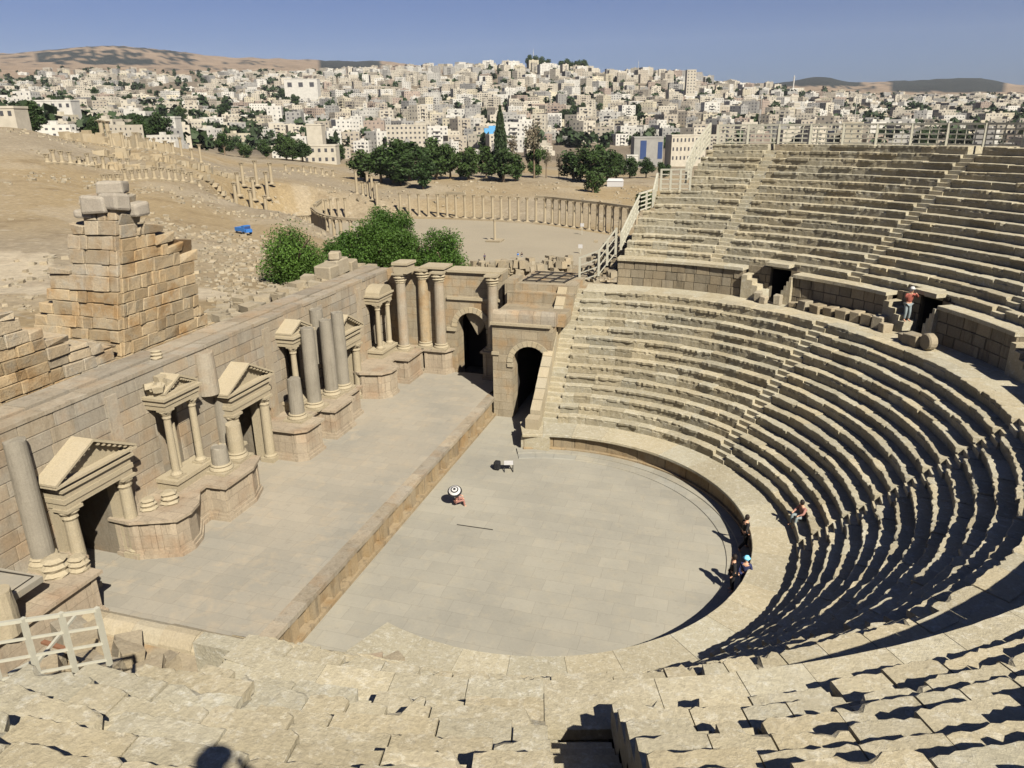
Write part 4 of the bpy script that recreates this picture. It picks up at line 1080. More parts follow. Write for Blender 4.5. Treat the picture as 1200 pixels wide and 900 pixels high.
# scattered rubble ---------------------------------------------------------
mb = MB()
cnt = 0
while cnt < 4200:
    X_ = rnd.uniform(-80, 760); D = math.exp(rnd.uniform(math.log(46), math.log(330)))
    p = atD(X_, 250, D); x, y = p[0], p[1]
    ex = math.hypot((x+62)/57., (y-166)/45.)
    if ex < 1.03 or under(x, y) or (x > -22 and y < 24) or (x > -8 and y < 60): continue
    den = .12+nz(x*.045, y*.045, 4.)*1.5+(.15 if D > 110 and X_ > 100 else 0)
    if X_ > 230 and D < 110: den += .5
    if rnd.random() > den: continue
    s = rnd.uniform(.1, .42)*(1+D/260.); z = ground(x, y)
    mb.rbox((x, y, z+s*.15), (s*rnd.uniform(.7, 1.5), s, s*.7), rnd.uniform(0, 3), rnd.uniform(-.3, .3), gt(.9, 1.2), jit=s*.12); cnt += 1
o = mb.build('scattered_rubble', M['rubble']); tag(o, 'pale stones strewn over the dry slopes behind the theatre', 'stones', kind='stuff')

# plaza ---------------------------------------------------------------------
mb = MB(); mb.prism([tuple(az(X_, Y_, -11.93)[:2]) for X_, Y_ in ((760, 319), (760, 284), (730, 278.5), (700, 273), (640, 264), (580, 259.5), (520, 257), (470, 256), (430, 258), (406, 260), (388, 262), (376, 268), (370, 276), (376, 285), (400, 294), (450, 302), (520, 312), (600, 319))][::-1], -12.6, -11.93)
m_pl = stone('plaza_paving', (.50, .44, .34), (.54, .475, .365), lich=(.56, .5, .4), lamt=.3, damt=.12, scale=.15, bump=.1)
o = mb.build('oval_plaza', m_pl); o['kind'] = 'structure'

colproto = {}
def col_mesh(h, r, key):
    if key in colproto: return colproto[key]
    mb = MB(); mb.box(-r*1.7, r*1.7, -r*1.7, r*1.7, 0, .35); mb.lathe([(r*1.4, .35), (r*1.05, .6), (r, .7), (r*.86, h-.9), (r*1.0, h-.8), (r*1.35, h-.15)], n=12); mb.box(-r*1.35, r*1.35, -r*1.35, r*1.35, h-.15, h)
    o = mb.build('colonnade_column', M['far']); me = o.data; bpy.data.objects.remove(o); colproto[key] = me; return me
def put_col(x, y, z, h, r, label, group):
    if group and 'plaza' in group: z = max(z, ground(x, y))
    me = col_mesh(1.0*round(h, 1), r, (round(h, 1), r)); o = bpy.data.objects.new('colonnade_column', me); COL.objects.link(o); o.location = (x, y, z-.1); o.rotation_euler = (0, 0, rnd.uniform(-.1, .1))
    tag(o, label, 'column', group)
def spline(pts, n):
    P = np.array(pts, float); d = np.r_[0, np.cumsum(np.hypot(*np.diff(P, axis=0).T))]
    s = np.linspace(0, d[-1], n); return [(float(np.interp(t, d, P[:, 0])), float(np.interp(t, d, P[:, 1]))) for t in s]
far_arc = [az(x, y, -12)[:2] for x, y in ((470, 254), (520, 255), (580, 257.5), (640, 262), (700, 271), (745, 279))]
G1 = 'columns of the far side of the oval plaza'
pts = spline(far_arc, 29)
for i, (x, y) in enumerate(pts): put_col(x, y, -12, 8.0, .46, 'slender pale column in the evenly spaced far row of the oval plaza', G1)
def entab(path, zt, name, label, h=.7):
    mb = MB()
    for (a, b) in zip(path[:-1], path[1:]): mb.bar((a[0], a[1], zt), (b[0], b[1], zt), .9, h, gt(.8, 1.))
    o = mb.build(name, M['far']); tag(o, label, 'stone beam', 'stone beams across the plaza columns')
entab(pts[15:], -3.85, 'entablature', 'long stone beam across the right half of the far plaza columns')
entab(pts[4:8], -3.8, 'entablature', 'short stone beam across the middle far plaza columns')
back_arc = [az(x, y, -12)[:2] for x, y in ((372, 268), (378, 262), (388, 260), (406, 258.5))]
pts = spline(back_arc, 10)
for x, y in pts: put_col(x, y, -12, 7.6, .45, 'pale column of the curved left end of the plaza, on its far side', 'columns of the left end of the plaza')
entab(pts[0:6], max(-12, max(ground(*q) for q in pts[0:6]))+7.4, 'entablature', 'stone beam on the columns at the curved left end of the plaza')
near_arc = [az(x, y, -11.5)[:2] for x, y in ((369, 275), (376, 283), (386, 288), (400, 291), (425, 293), (450, 295))]
pts2 = spline(near_arc, 14)
for x, y in pts2: put_col(x, y, -12, 8.2, .5, 'column of the nearer left arc of the plaza seen from behind, above the green trees', 'columns of the near left arc of the plaza')
entab(pts2, max(-12, sum(ground(*q) for q in pts2)/len(pts2))+8.0, 'entablature', 'dark underside stone beam of the nearer left plaza arc')
for i, (X_, Yb, ht) in enumerate(((420, 247, 8.5), (427, 247, 5.), (433, 248, 8.8), (438, 249, 8.8), (443, 250, 8.6))):
    p = az(X_, Yb, -11); put_col(p[0], p[1], -11, ht, .5, 'tall free column of the group left of the gap in the plaza colonnade', 'tall columns where the street meets the plaza')
mb = MB(); a = az(415, 247, -11); b = az(445, 252, -11); c = az(470, 262, -12)
mb.bar((a[0], a[1], -11), (b[0], b[1], -11), 3, 2.4); mb.bar((b[0], b[1], -11.3), (c[0], c[1], -11.5), 2.5, 1.6)
o = mb.build('low_wall', M['far']); tag(o, 'low pale terrace wall behind the left side of the plaza', 'wall')
p = az(580, 283, -12); put_col(p[0], p[1], -12, 6.2, .35, 'single slender column standing alone in the middle of the plaza', None)
mb = MB(); mb.box(-2, 2, -2, 2, 0, .5, jit=.1); o = mb.build('column_plinth', M['far'], None, (p[0], p[1], -11.95)); tag(o, 'stepped plinth of the lone column in the plaza', 'plinth')
# street columns to the left on the slope
def street(specs, label, group, r=.5):
    for X_, Yb, D, h in specs:
        p = atD(X_, Yb, D); z = ground(p[0], p[1]); put_col(p[0], p[1], z, h, r, label, group)
street([(56+i*9.5+rnd.uniform(-1, 1), 195, 205+i*2, rnd.choice((2.2, 2.6, 3.0, 3.2))) for i in range(11)], 'short broken column in the upper row on the brown slope at the left', 'short columns on the left slope', .45)
street([(122+i*8.5+rnd.uniform(-1, 1), 213, 185+i*2, rnd.choice((2.0, 2.6, 3.0))) for i in range(15)], 'short broken column in the lower row on the slope at the left', 'short columns in the lower left row', .42)
street([(274+i*5.6+rnd.uniform(-1, 1), 215, 235+i*1.5+(i%3)*5, rnd.uniform(6.6, 8.6)) for i in range(9)], 'tall golden column in the clump left of the plaza', 'tall golden columns left of the plaza', .55)
street([(338+i*5.3, 232+i*2, 222, 6.3) for i in range(8)], 'weathered street column just left of the plaza', 'weathered columns left of the plaza', .45)
street([(122+i*7.0, 168, 330, 8.5) for i in range(2)], 'thick isolated column on the ridge at the upper left', 'pair of columns on the ridge', .9)
street([(135+i*10+rnd.uniform(-2, 2), 185, 300, rnd.choice((4., 5.5, 6.5))) for i in range(11)], 'column of the distant long street near the ridge', 'columns of the distant street', .5)
street([(335+i*7+rnd.uniform(-2, 2), 200, 330, rnd.choice((2., 3.))) for i in range(9)], 'low column stub along the field edge left of the pines', 'low stubs along the field edge', .5)
# ruined wall stretches beside the street
for i, (xa, ya, Da, xb, yb, Db, h, lb) in enumerate(((85, 165, 340, 200, 178, 300, 5, 'long broken wall on the ridge at the upper left'), (95, 205, 215, 280, 222, 235, 2.2, 'low ruined wall along the left slope columns'),
                                          (120, 195, 250, 290, 215, 260, 2.8, 'ruined street wall between the two rows of short columns'), (290, 232, 220, 370, 245, 215, 1.8, 'collapsed street wall leading to the plaza'))):
    mb = MB(); n = 46
    for k in range(n):
        t = k/n; p = atD(xa+(xb-xa)*t, 200, Da+(Db-Da)*t); z = ground(p[0], p[1]); hh = h*max(.15, .55+.9*nz(k*.35, i*3., 2.)); hh2 = max(.4, hh)
        mb.rbox((p[0], p[1], z+hh2/2-.3), (rnd.uniform(1.5, 2.6)*Da/200, 1.4, hh2), rnd.uniform(-.3, .3)+.3, 0, gt(.85, 1.1), jit=.25)
    o = mb.build('ruined_wall', M['far']); tag(o, lb, 'ruined wall')
# low ruined masonry between the gate and the plaza
for i, (xa, xb, Y_, D, h, lb) in enumerate(((555, 590, 316, 88, 1.6, 'broken low wall behind the gate, left stretch'), (590, 625, 314, 90, 1.5, 'broken low wall behind the gate, middle stretch with gap beside it'), (628, 668, 314, 92, 1.7, 'broken low wall behind the gate, right stretch by the railing'))):
    mb = MB()
    for k in range(60):
        p = atD(rnd.uniform(xa, xb), Y_, D+rnd.uniform(-1.2, 1.2)); z = az(600, Y_+4, 0)[2]; z = atD(600, Y_+6, D)[2]
        s = rnd.uniform(.5, .9); mb.rbox((p[0], p[1], z+rnd.uniform(0, h)), (s, s, s*1.1), rnd.uniform(0, 1), 0, gt(.85, 1.12), jit=.08)
    o = mb.build('ruined_wall', M['rubble']); tag(o, lb, 'ruined wall')
mb = MB(); 
for k in range(9):
    z0 = az(600, 330, 4)
mb.box(-14, -1.5, 22.6, 24.2, -1, 6.2, .95, jit=.05); mb.box(-26, 2, 24.2, 48, -2, 1.2, .95)
o = mb.build('terrace_base', M['rubble']); tag(o, 'rough masonry terrace behind the far gate', 'terrace')

# ------------------------------------------------------------------ metal fences
def fence(name, label, pts, h, nh=4, post=1.0, sub=4, th=.045, zoff=0., w=.035, lean=None):
    """square lattice fence along a 3-D polyline"""
    f = empty(name, pts[0], label, 'fence'); off = pts[0]
    P = [Vector(p) for p in pts]; seg = []
    rails = MB(); lat = MB()
    up = Vector((0, 0, 1))
    for a, b in zip(P[:-1], P[1:]):
        L_ = (b-a).length; n = max(1, round(L_/post))
        for j in range(nh):
            z = h*j/(nh-1)*.93+h*.05
            rails.bar(a+up*z, b+up*z, w if j < nh-1 else w*1.5)
        for k in range(n+1):
            q = a+(b-a)*(k/n)
            mb = MB(); mb.bar(q-up*.05, q+up*(h+.02), w*1.9); 
            if k < n or b is P[-1]: SB(mb, 'post', M['rail'], f, off)
            if k < n:
                for s_ in range(1, sub): 
                    r = a+(b-a)*((k+s_/sub)/n); lat.bar(r+up*h*.05, r+up*h*.97, w*.8)
    rails.v, rails.f, n0 = rails.v+lat.v, rails.f+[tuple(i+len(rails.v) for i in q) for q in lat.f], 0
    rails.t += lat.t; rails.m += lat.m
    SB(rails, 'rail_lattice', M['rail'], f, off)
    return f
top = [(32.3*math.cos(a), 32.3*math.sin(a), 16.82) for a in np.linspace(phx(32.3, 5.7), R_(20), 16)]
fence('metal_fence', 'long cream lattice fence along the top rim of the upper seats', top, 1.3, 5, 1.9, 4, w=.085)
def EP(k, dx=-.25):
    R = 20.8+UP_T*k; x = XEND[k]+dx; return (x, math.sqrt(R*R-x*x), 9.74+UP_H*k)
fence('metal_fence', 'cream railing climbing steeply beside the lower broken edge of the upper seats', [EP(1), EP(3), EP(6)], 1.15, 4, .9, 2, w=.075)
fence('metal_fence', 'small cream lattice panel on the lower notch of the seat edge', [EP(6), (1.75, 25.9, 12.6)], 1.25, 5, .75, 1, w=.075)
fence('metal_fence', 'short steep cream railing between the two lattice panels', [(1.75, 25.7, 12.6), EP(9)], 1.2, 4, .5, 2, w=.075)
fence('metal_fence', 'square cream lattice panel on the upper notch of the seat edge', [(2.1, 27.1, 13.7), (4.2, 26.9, 13.75)], 1.45, 5, .7, 1, w=.075)
fence('metal_fence', 'tall cream railing climbing the upper part of the seat edge', [EP(10), EP(13), EP(16)], 1.5, 5, .8, 2, w=.075)
fence('metal_fence', 'cream guard rail sloping down over the rubble to the gate terrace', [(-2.55, 20.95, 7.85), (-1.2, 20.9, 8.4), (-.1, 21.1, 9.9)], 1.75, 4, 1.2, 1, w=.075)
fn = fence('metal_fence', 'near cream square-mesh fence at the bottom left edge of the foreground seats', [tuple(az(128, 776, 10.4)), tuple(az(0, 800, 10.8)), tuple(az(-150, 832, 11.2))], 1.02, 4, .5, 1, th=.06, w=.036)
mb = MB(); mb.bar(az(44, 776, 9.5), az(88, 722, 9.6), .05); mb.bar(az(10, 790, 9.5), az(60, 764, 9.4), .05)
SB(mb, 'brace', M['rail'], fn, tuple(az(128, 776, 10.4)))
mb = MB(); mb.bar(az(50, 752, 8.6), az(82, 762, 8.6), .09, .05)
o = mb.build('timber', M['wood']); tag(o, 'dark brown timber lying below the near cream fence', 'timber')
# broken ground left of the near fence
mb = MB()
for i in range(60):
    x = rnd.uniform(-6.5, -3.2); y = rnd.uniform(-22.5, -18.6); s = rnd.uniform(.3, .8)
    mb.rbox((x, y, 6.95+s*.3+max(0, -y-20.5)*rnd.uniform(0, .9)), (s, s*.8, s*.7), rnd.uniform(0, 3), rnd.uniform(-.3, .3), gt(.9, 1.15), jit=.06)
o = mb.build('rubble_heap', M['rubble']); tag(o, 'broken stones heaped behind the near cream fence', 'stone heap')
# iron grating on the far terrace
g = empty('iron_grating', (-4.3, 20, 8.2), 'flat rusty iron grating lying on the terrace above the far gate', 'grating')
mb = MB()
for i in range(4): mb.bar((-6.0+i*.95, 18.6, 8.28), (-5.6+i*1.0, 21.8, 8.28), .07)
for j in range(4): mb.bar((-6.0, 18.6+j*1.05, 8.3), (-3.0, 18.6+j*1.05, 8.3), .07)
SB(mb, 'bars', M['iron'], g, (-4.3, 20, 8.2))
# signboard by the rail
p = (-3.0, 40, 2)
for X_, Y0_, Y1_ in ((680, 258, 272), (678, 283, 296)):
    pass
q = az(682, 275, -11.9); q2 = az(680, 297, -11.9)
for lb, q_, h in (('small white lamp post in front of the plaza columns', q, 3.2), ('small white sign post on the near right side of the plaza', q2, 2.2)):
    s_ = empty('sign_post', (q_[0], q_[1], -11.93), lb, 'post')
    mb = MB(); mb.bar((0, 0, 0), (0, 0, h), .15); mb.build('pole', M['rail'], s_)
    mb = MB(); mb.box(-.5, .5, -.12, .12, h-.9, h); mb.build('panel', M['white'], s_)

# ------------------------------------------------------------------ trees
def crown_mesh(rx, ry, rz, n, s, seed, lumps=14, hang=0., flat=1., dens=.55, lo=.4, hi=1.35):
    r = random.Random(seed); mb = MB()
    L_ = []
    for i in range(lumps):
        while True:
            v = Vector((r.uniform(-1, 1), r.uniform(-1, 1), r.uniform(-1, 1)))
            if v.length < 1: break
        L_.append((Vector((v.x*rx*.72, v.y*ry*.72, v.z*rz*.75)), r.uniform(.3, .5)*min(rx, rz*1.2), r.uniform(.75, 1.25)))
    for i in range(n):
        c, rad, tn = L_[i % lumps]
        v = Vector((r.gauss(0, 1), r.gauss(0, 1), r.gauss(0, 1))).normalized()*(r.random()**(.45))*rad
        v.z *= flat
        p = c+v
        if hang: p.z -= hang*abs(r.gauss(0, 1))*rad*.5
        a = Vector((r.gauss(0, 1), r.gauss(0, 1), r.gauss(0, 1)*.6-hang)).normalized(); b = a.cross(Vector((r.gauss(0, 1), r.gauss(0, 1), r.gauss(0, 1)))).normalized()
        q = s*r.uniform(.6, 1.4); a = a*q; b = b*q*.5
        t = tn*r.uniform(lo+.42, hi-.15)
        mb.add([p-a*.5-b*.4, p+b*.6, p+a*.6+b*.1, p-b*.5+a*.1], [(0, 1, 2, 3)], (t, t, t*.9))
    return mb
def trunk(parent, h, r, limbs=5, spread=2., mat='bark', seed=1):
    rr = random.Random(seed); mb = MB(); mb.lathe([(r*1.4, -.6), (r, .3), (r*.85, h*.5), (r*.55, h)], n=8, wob=.05)
    for i in range(limbs):
        a = i*2.4+rr.random(); z0 = h*rr.uniform(.5, .95); e = (spread*math.cos(a), spread*math.sin(a), z0+spread*rr.uniform(.6, 1.1))
        mb.bar((0, 0, z0), (e[0]*.5, e[1]*.5, z0+(e[2]-z0)*.6), r*.7); mb.bar((e[0]*.5, e[1]*.5, z0+(e[2]-z0)*.6), e, r*.4)
    return mb.build('trunk', M[mat], parent)
# four leafy trees behind the stage corner
NT = [(343, 306, 76, 3.9, 3.6, 3.5, 'bushy bright green tree at the left of the group behind the stage wall'), (405, 300, 84, 3.0, 2.6, 2.7, 'small lighter green tree in the gap of the group behind the stage wall'),
      (438, 288, 84, 3.6, 3.4, 3.6, 'leafy green tree in the middle left of the group behind the stage wall'), (458, 272, 88, 3.1, 3.0, 4.4, 'tallest green tree rising to a rounded peak behind the stage corner'),
      (480, 298, 82, 3.2, 3.0, 2.8, 'green tree filling the lower right middle of the group'), (519, 296, 80, 3.0, 2.9, 3.2, 'loose feathery green tree at the right of the group near the arch')]
for i, (X_, Y_, D, rx, ry, rz, lb) in enumerate(NT):
    c = atD(X_, Y_, D); zg = ground(c[0], c[1]); h = c[2]-zg
    t = empty('pepper_tree', (c[0], c[1], zg), lb, 'tree', 'leafy green trees behind the stage wall')
    mb = crown_mesh(rx, ry, rz, 23000 if i != 5 else 13000, .2, 10+i, 34, hang=.4); mb.build('crown', M['leaf'], t, (0, 0, h))
    trunk(t, max(1.5, h-.5), .3, 6, rx*.7, seed=i)
def spindle(rx, rz, n, s, seed):
    r = random.Random(seed); mb = MB()
    for i in range(n):
        t = r.uniform(-1, 1); w_ = rx*(1-max(0, t)**1.6)*(1-max(0, -t)**5)*(.85+.3*noise.noise(Vector((t*6, seed, 0))))
        a = r.uniform(0, 6.283); q = w_*r.random()**.35; p = Vector((q*math.cos(a), q*math.sin(a), t*rz))
        u = Vector((r.gauss(0, .5), r.gauss(0, .5), 1)).normalized()*s; v = u.cross(Vector((r.gauss(0, 1), r.gauss(0, 1), .1))).normalized()*s*.4
        k = r.uniform(.7, 1.3); mb.add([p-u, p-v, p+u, p+v], [(0, 1, 2, 3)], (k, k, k))
    return mb
# prototypes of distant trees
def proto(kind):
    return {'pine': lambda s: crown_mesh(4.6, 4.6, 4.6, 3600, .7, s, 15, flat=.8), 'round': lambda s: crown_mesh(4.2, 4.2, 4.2, 3200, .7, s, 13),
            'cypress': lambda s: spindle(1.75, 8.6, 3200, .6, s), 'thin': lambda s: crown_mesh(4.0, 4.0, 5.5, 700, .7, s, 14)}[kind]
protos = {}
for kd, m_, zc, th in (('pine', 'pine', 5.0, 4.), ('round', 'pine', 4.2, 3.), ('cypress', 'cyp', 9., 3), ('thin', 'twig', 10, 12)):
    for v in range(2 if kd in ('cypress', 'thin') else 3):
        me_c = proto(kd)(100+v*7+len(kd)).build('crown', M[m_]); me_t = None
        tr_ = trunk(None, th, .35, 5 if kd != 'cypress' else 0, 2.2, seed=v)
        protos.setdefault(kd, []).append((me_c.data, tr_.data, zc)); bpy.data.objects.remove(me_c); bpy.data.objects.remove(tr_)
def plant(kd, x, y, z, s, label, group=None, sz=1., name=None):
    mc, mt, zc = rnd.choice(protos[kd])
    t = empty(name or {'pine': 'pine_tree', 'round': 'broadleaf_tree', 'cypress': 'cypress_tree', 'thin': 'bare_tree'}[kd], (x, y, z), label, 'tree', group, rnd.uniform(0, 6))
    t.scale = (s, s, s*sz)
    a = bpy.data.objects.new('crown', mc); COL.objects.link(a); a.parent = t; a.location = (0, 0, zc)
    b = bpy.data.objects.new('trunk', mt); COL.objects.link(b); b.parent = t
    return t
def plantpx(kd, X_, Ytop, Ybase, D, label, group=None, wf=1.):
    p = atD(X_, Ybase, D); z = ground(p[0], p[1]); h = (Ybase-Ytop)/F_*D*1.04
    H0 = {'pine': 11.2, 'round': 10., 'cypress': 17.6, 'thin': 15.6}[kd]; s = h/H0*wf
    plant(kd, p[0], p[1], z, s, label, group, 1/wf)
GP = 'dark green pines behind the plaza'
for i, (kd, X_, yt, yb, D, wf) in enumerate((('round', 428, 178, 214, 330, 1.3), ('pine', 447, 172, 218, 320, 1.15), ('round', 462, 168, 220, 318, 1.2), ('pine', 480, 165, 216, 326, 1.2), ('round', 496, 182, 224, 300, .95), ('pine', 512, 160, 212, 335, 1.0), ('pine', 528, 172, 212, 340, 1.),
                                     ('pine', 549, 172, 213, 335, 1.1), ('pine', 470, 180, 219, 312, 1.3), ('pine', 570, 168, 210, 345, .9), ('pine', 590, 170, 212, 330, 1.2), ('round', 604, 182, 212, 332, 1.0),
                                     ('round', 672, 165, 208, 350, 1.1), ('pine', 688, 168, 214, 338, 1.1), ('pine', 703, 164, 210, 345, 1.1), ('round', 695, 190, 222, 305, .9), ('pine', 722, 176, 208, 365, 1.), ('round', 738, 180, 206, 380, 1.), ('pine', 757, 183, 208, 385, 1.), ('round', 775, 186, 208, 395, 1.), ('round', 757, 212, 240, 260, 1.1), ('round', 712, 178, 208, 360, 1.))):
    plantpx(kd, X_, yt, yb, D, 'dark green %s tree in the belt behind the plaza' % ('spreading pine' if kd == 'pine' else 'rounded'), GP+(' spreading' if kd == 'pine' else ' rounded'), wf)
plantpx('cypress', 587, 132, 206, 340, 'tall dark pointed cypress rising above the tree belt', None, 1.0)
plantpx('thin', 626, 140, 205, 345, 'tall sparse half-dead tree standing alone beside the cypress', None, .75)
plantpx('pine', 626, 134, 180, 347, 'dark crown topping the half-dead tree beside the cypress', None, .65)
for X_, yt, yb, D in ((600, 158, 205, 350), (640, 172, 206, 350), (655, 178, 206, 355)):
    plantpx('thin', X_, yt, yb, D, 'thin greyish bare tree right of the cypress', 'thin bare trees near the cypress', .8)
# tents / vans behind the plaza
p = atD(721, 216, 330); z = ground(p[0], p[1])
v = empty('white_tent', (p[0], p[1], z), 'small white tent on the field behind the plaza colonnade', 'tent')
mb = MB(); mb.box(-3.2, 3.2, -2, 2, 0, 2.3); mb.build('body', M['white'], v)
mb = MB(); mb.add([(-3.4, -2.2, 2.3), (3.4, -2.2, 2.3), (3.4, 2.2, 2.3), (-3.4, 2.2, 2.3), (-3.0, 0, 3.3), (3.0, 0, 3.3)], [(0, 1, 5, 4), (1, 2, 5), (2, 3, 4, 5), (3, 0, 4)]); mb.build('roof', M['white'], v)
# blue lorry on the slope
p = atD(286, 276, 122); z = ground(p[0], p[1])
v = empty('blue_truck', (p[0], p[1], z), 'small bright blue truck parked on the dry slope left of the trees', 'truck', rotz=R_(-20)); v.scale = (.72,)*3
mb = MB(); mb.box(-1.9, .5, -.8, .8, .7, 1.5); mb.build('cargo_bed', M['blue'], v)
mb = MB(); mb.box(.55, 1.5, -.8, .8, .55, 1.95); mb.box(1.5, 2.1, -.75, .75, .55, 1.2); mb.build('cab', M['blue'], v)
mb = MB(); mb.box(.9, 1.56, -.7, .7, 1.3, 1.8); mb.build('window', M['glassb'], v)
for x in (-1.2, 1.3):
    for y in (-.8, .8):
        mb = MB(); mb.lathe([(.38, -.12), (.38, .12)], n=12); o = mb.build('wheel', M['tyre'], v, (x, y, .38)); o.rotation_euler = (R_(90), 0, 0)

# ------------------------------------------------------------------ town
def facade(name, c):
    m, nt, b = new_mat(name); g = N(nt, 'ShaderNodeNewGeometry'); n = noise_(nt, g.outputs['Position'], .35, 5)
    f = N(nt, 'ShaderNodeMapRange'); L(nt, n, f.inputs[0])
    for i, v in ((1, .3), (2, .7), (3, .46), (4, .58)): f.inputs[i].default_value = v
    at = N(nt, 'ShaderNodeAttribute', attribute_name='tint')
    L(nt, mixc(nt, 1., mixc(nt, 1., c, f.outputs[0], 'MULTIPLY'), at.outputs['Color'], 'MULTIPLY'), b.inputs['Base Color']); b.inputs['Roughness'].default_value = .85
    return m
FC = {'white': (.68, .66, .60), 'cream': (.61, .56, .46), 'tan': (.47, .42, .34), 'grey': (.38, .37, .345), 'pinkish': (.42, .34, .28), 'yellowish': (.64, .58, .44)}
FM = {k: facade('facade_'+k, v) for k, v in FC.items()}
M['win'] = plain('window_dark', (.05, .05, .055), .3); M['roof'] = plain('roof_concrete', (.40, .37, .33), .9)
def house_mb(r, w, d, st, mb=None, off=(0, 0, 0), rot=0., tint=(1, 1, 1), lite=False):
    mb = mb or MB(); c, s = math.cos(rot), math.sin(rot); base = len(mb.v)
    h = st*3.1
    loc = MB()
    loc.box(-w/2, w/2, -d/2, d/2, -5, h, tint, 0, bottom=False)
    # parapet rim: roof surface sits inside
    loc.add([(-w/2+.3, -d/2+.3, h+.02), (w/2-.3, -d/2+.3, h+.02), (w/2-.3, d/2-.3, h+.02), (-w/2+.3, d/2-.3, h+.02)], [(0, 1, 2, 3)], (1, 1, 1), 2)
    for (x0, x1, y0, y1) in ((-w/2, w/2, -d/2, -d/2+.25), (-w/2, w/2, d/2-.25, d/2), (-w/2, -w/2+.25, -d/2+.25, d/2-.25), (w/2-.25, w/2, -d/2+.25, d/2-.25)):
        loc.box(x0, x1, y0, y1, h, h+.7, tint, 0, bottom=False)
    if r.random() < .6:
        a = r.uniform(-w/4, w/4); b = r.uniform(-d/4, d/4); loc.box(a-1.6, a+1.6, b-1.6, b+1.6, h, h+2.6, tint, 0, bottom=False)
    for _ in range(r.randint(0, 2)):
        a = r.uniform(-w/3, w/3); b = r.uniform(-d/3, d/3); loc.box(a-.6, a+.6, b-.6, b+.6, h, h+1.3, (1.1, 1.1, 1.1), 0, bottom=False)
    if r.random() < .3 and not lite:
        loc.box(w/2, w/2+r.uniform(2, 5), -d/2+1, d/2-1, -5, h*.5, tint, 0, bottom=False)
    nx = max(2, int(w/3.3)); ny = max(2, int(d/3.3))
    ww = r.uniform(.9, 1.5); wh = r.uniform(1.1, 1.5); bal = r.random() < .35
    for f in range(st):
        z = f*3.1+1.0
        for side in ((-1, 1) if not lite else (-1,)):
            for i in range(nx):
                if r.random() < .12: continue
                x = -w/2+w*(i+.5)/nx; y = side*(d/2+.03); e = ww/2*(1.9 if bal and i == nx//2 else 1)
                q = [(x-e, y, z), (x+e, y, z), (x+e, y, z+wh), (x-e, y, z+wh)]
                loc.add(q if side < 0 else q[::-1], [(0, 1, 2, 3)], (1, 1, 1), 1)
        if bal:
            loc.box(-w/6, w/6, -d/2-1.1, -d/2, z-1.0, z-.1, tint, 0)
        for side in (-1, 1):
            for i in range(ny):
                if r.random() < .15: continue
                y = -d/2+d*(i+.5)/ny; x = side*(w/2+.03); e = ww/2
                q = [(x, y-e, z), (x, y+e, z), (x, y+e, z+wh), (x, y-e, z+wh)]
                loc.add(q if side > 0 else q[::-1], [(0, 1, 2, 3)], (1, 1, 1), 1)
    vs = [(v[0]*c-v[1]*s+off[0], v[0]*s+v[1]*c+off[1], v[2]+off[2]) for v in loc.v]
    b0 = len(mb.v); mb.v += vs; mb.f += [tuple(i+b0 for i in f) for f in loc.f]; mb.t += loc.t; mb.m += loc.m
    return mb
hp = {}; hr = random.Random(5)
for cname in FC:
    for st in (1, 2, 3, 4, 5, 6):
        lst = []
        for v in range(2):
            w_, d_ = hr.uniform(11, 18), hr.uniform(10, 15)
            o = house_mb(hr, w_, d_, st).build('house', [FM[cname], M['win'], M['roof']]); lst.append((o.data, max(w_, d_))); bpy.data.objects.remove(o)
        hp[(cname, st)] = lst
cells = {}
cand = []
tries = 0
tr_town = random.Random(11)
def town_density(X_, Y_, D):
    n = nz(X_*.012, Y_*.05, 7.)
    if X_ < 330:
        lim = 160+ (X_-150)*.1 if X_ > 150 else 140
        if Y_ > (136 if X_ < 60 else 172): return 0
        d = .42+n*1.5
        if Y_ < 98: d -= .15
        if Y_ < 84: return 0
        return d
    if Y_ < 76: return 0
    if X_ > 880:
        if Y_ < 112: return .12+n*1.2
        return .62+n
    if X_ > 640 and X_ < 800 and Y_ > 170: return 0
    if Y_ > 186: return 0
    if Y_ > 178 and X_ > 400: return .3
    return .95
while tries < 26000 and len(cand) < 2600:
    tries += 1
    X_ = tr_town.uniform(-60, 1260); D = math.exp(tr_town.uniform(math.log(400), math.log(2500)))
    if D > 1500 and tr_town.random() > .75: continue
    p = atD(X_, 143, D); x, y = p[0], p[1]; z = ground(x, y); Xp, Yp = px((x, y, z))
    if tr_town.random() > town_density(Xp, Yp, D): continue
    if Xp > 815 and Yp > 176: continue
    gk = (int(x//14), int(y//14)); sp = 16+D*.0055
    ok = True
    for i in (-1, 0, 1):
        for j in (-1, 0, 1):
            for q in cells.get((gk[0]+i, gk[1]+j), ()):
                if math.hypot(q[0]-x, q[1]-y) < sp: ok = False
    if not ok: continue
    cells.setdefault(gk, []).append((x, y)); cand.append((D, Xp, Yp, x, y, z))
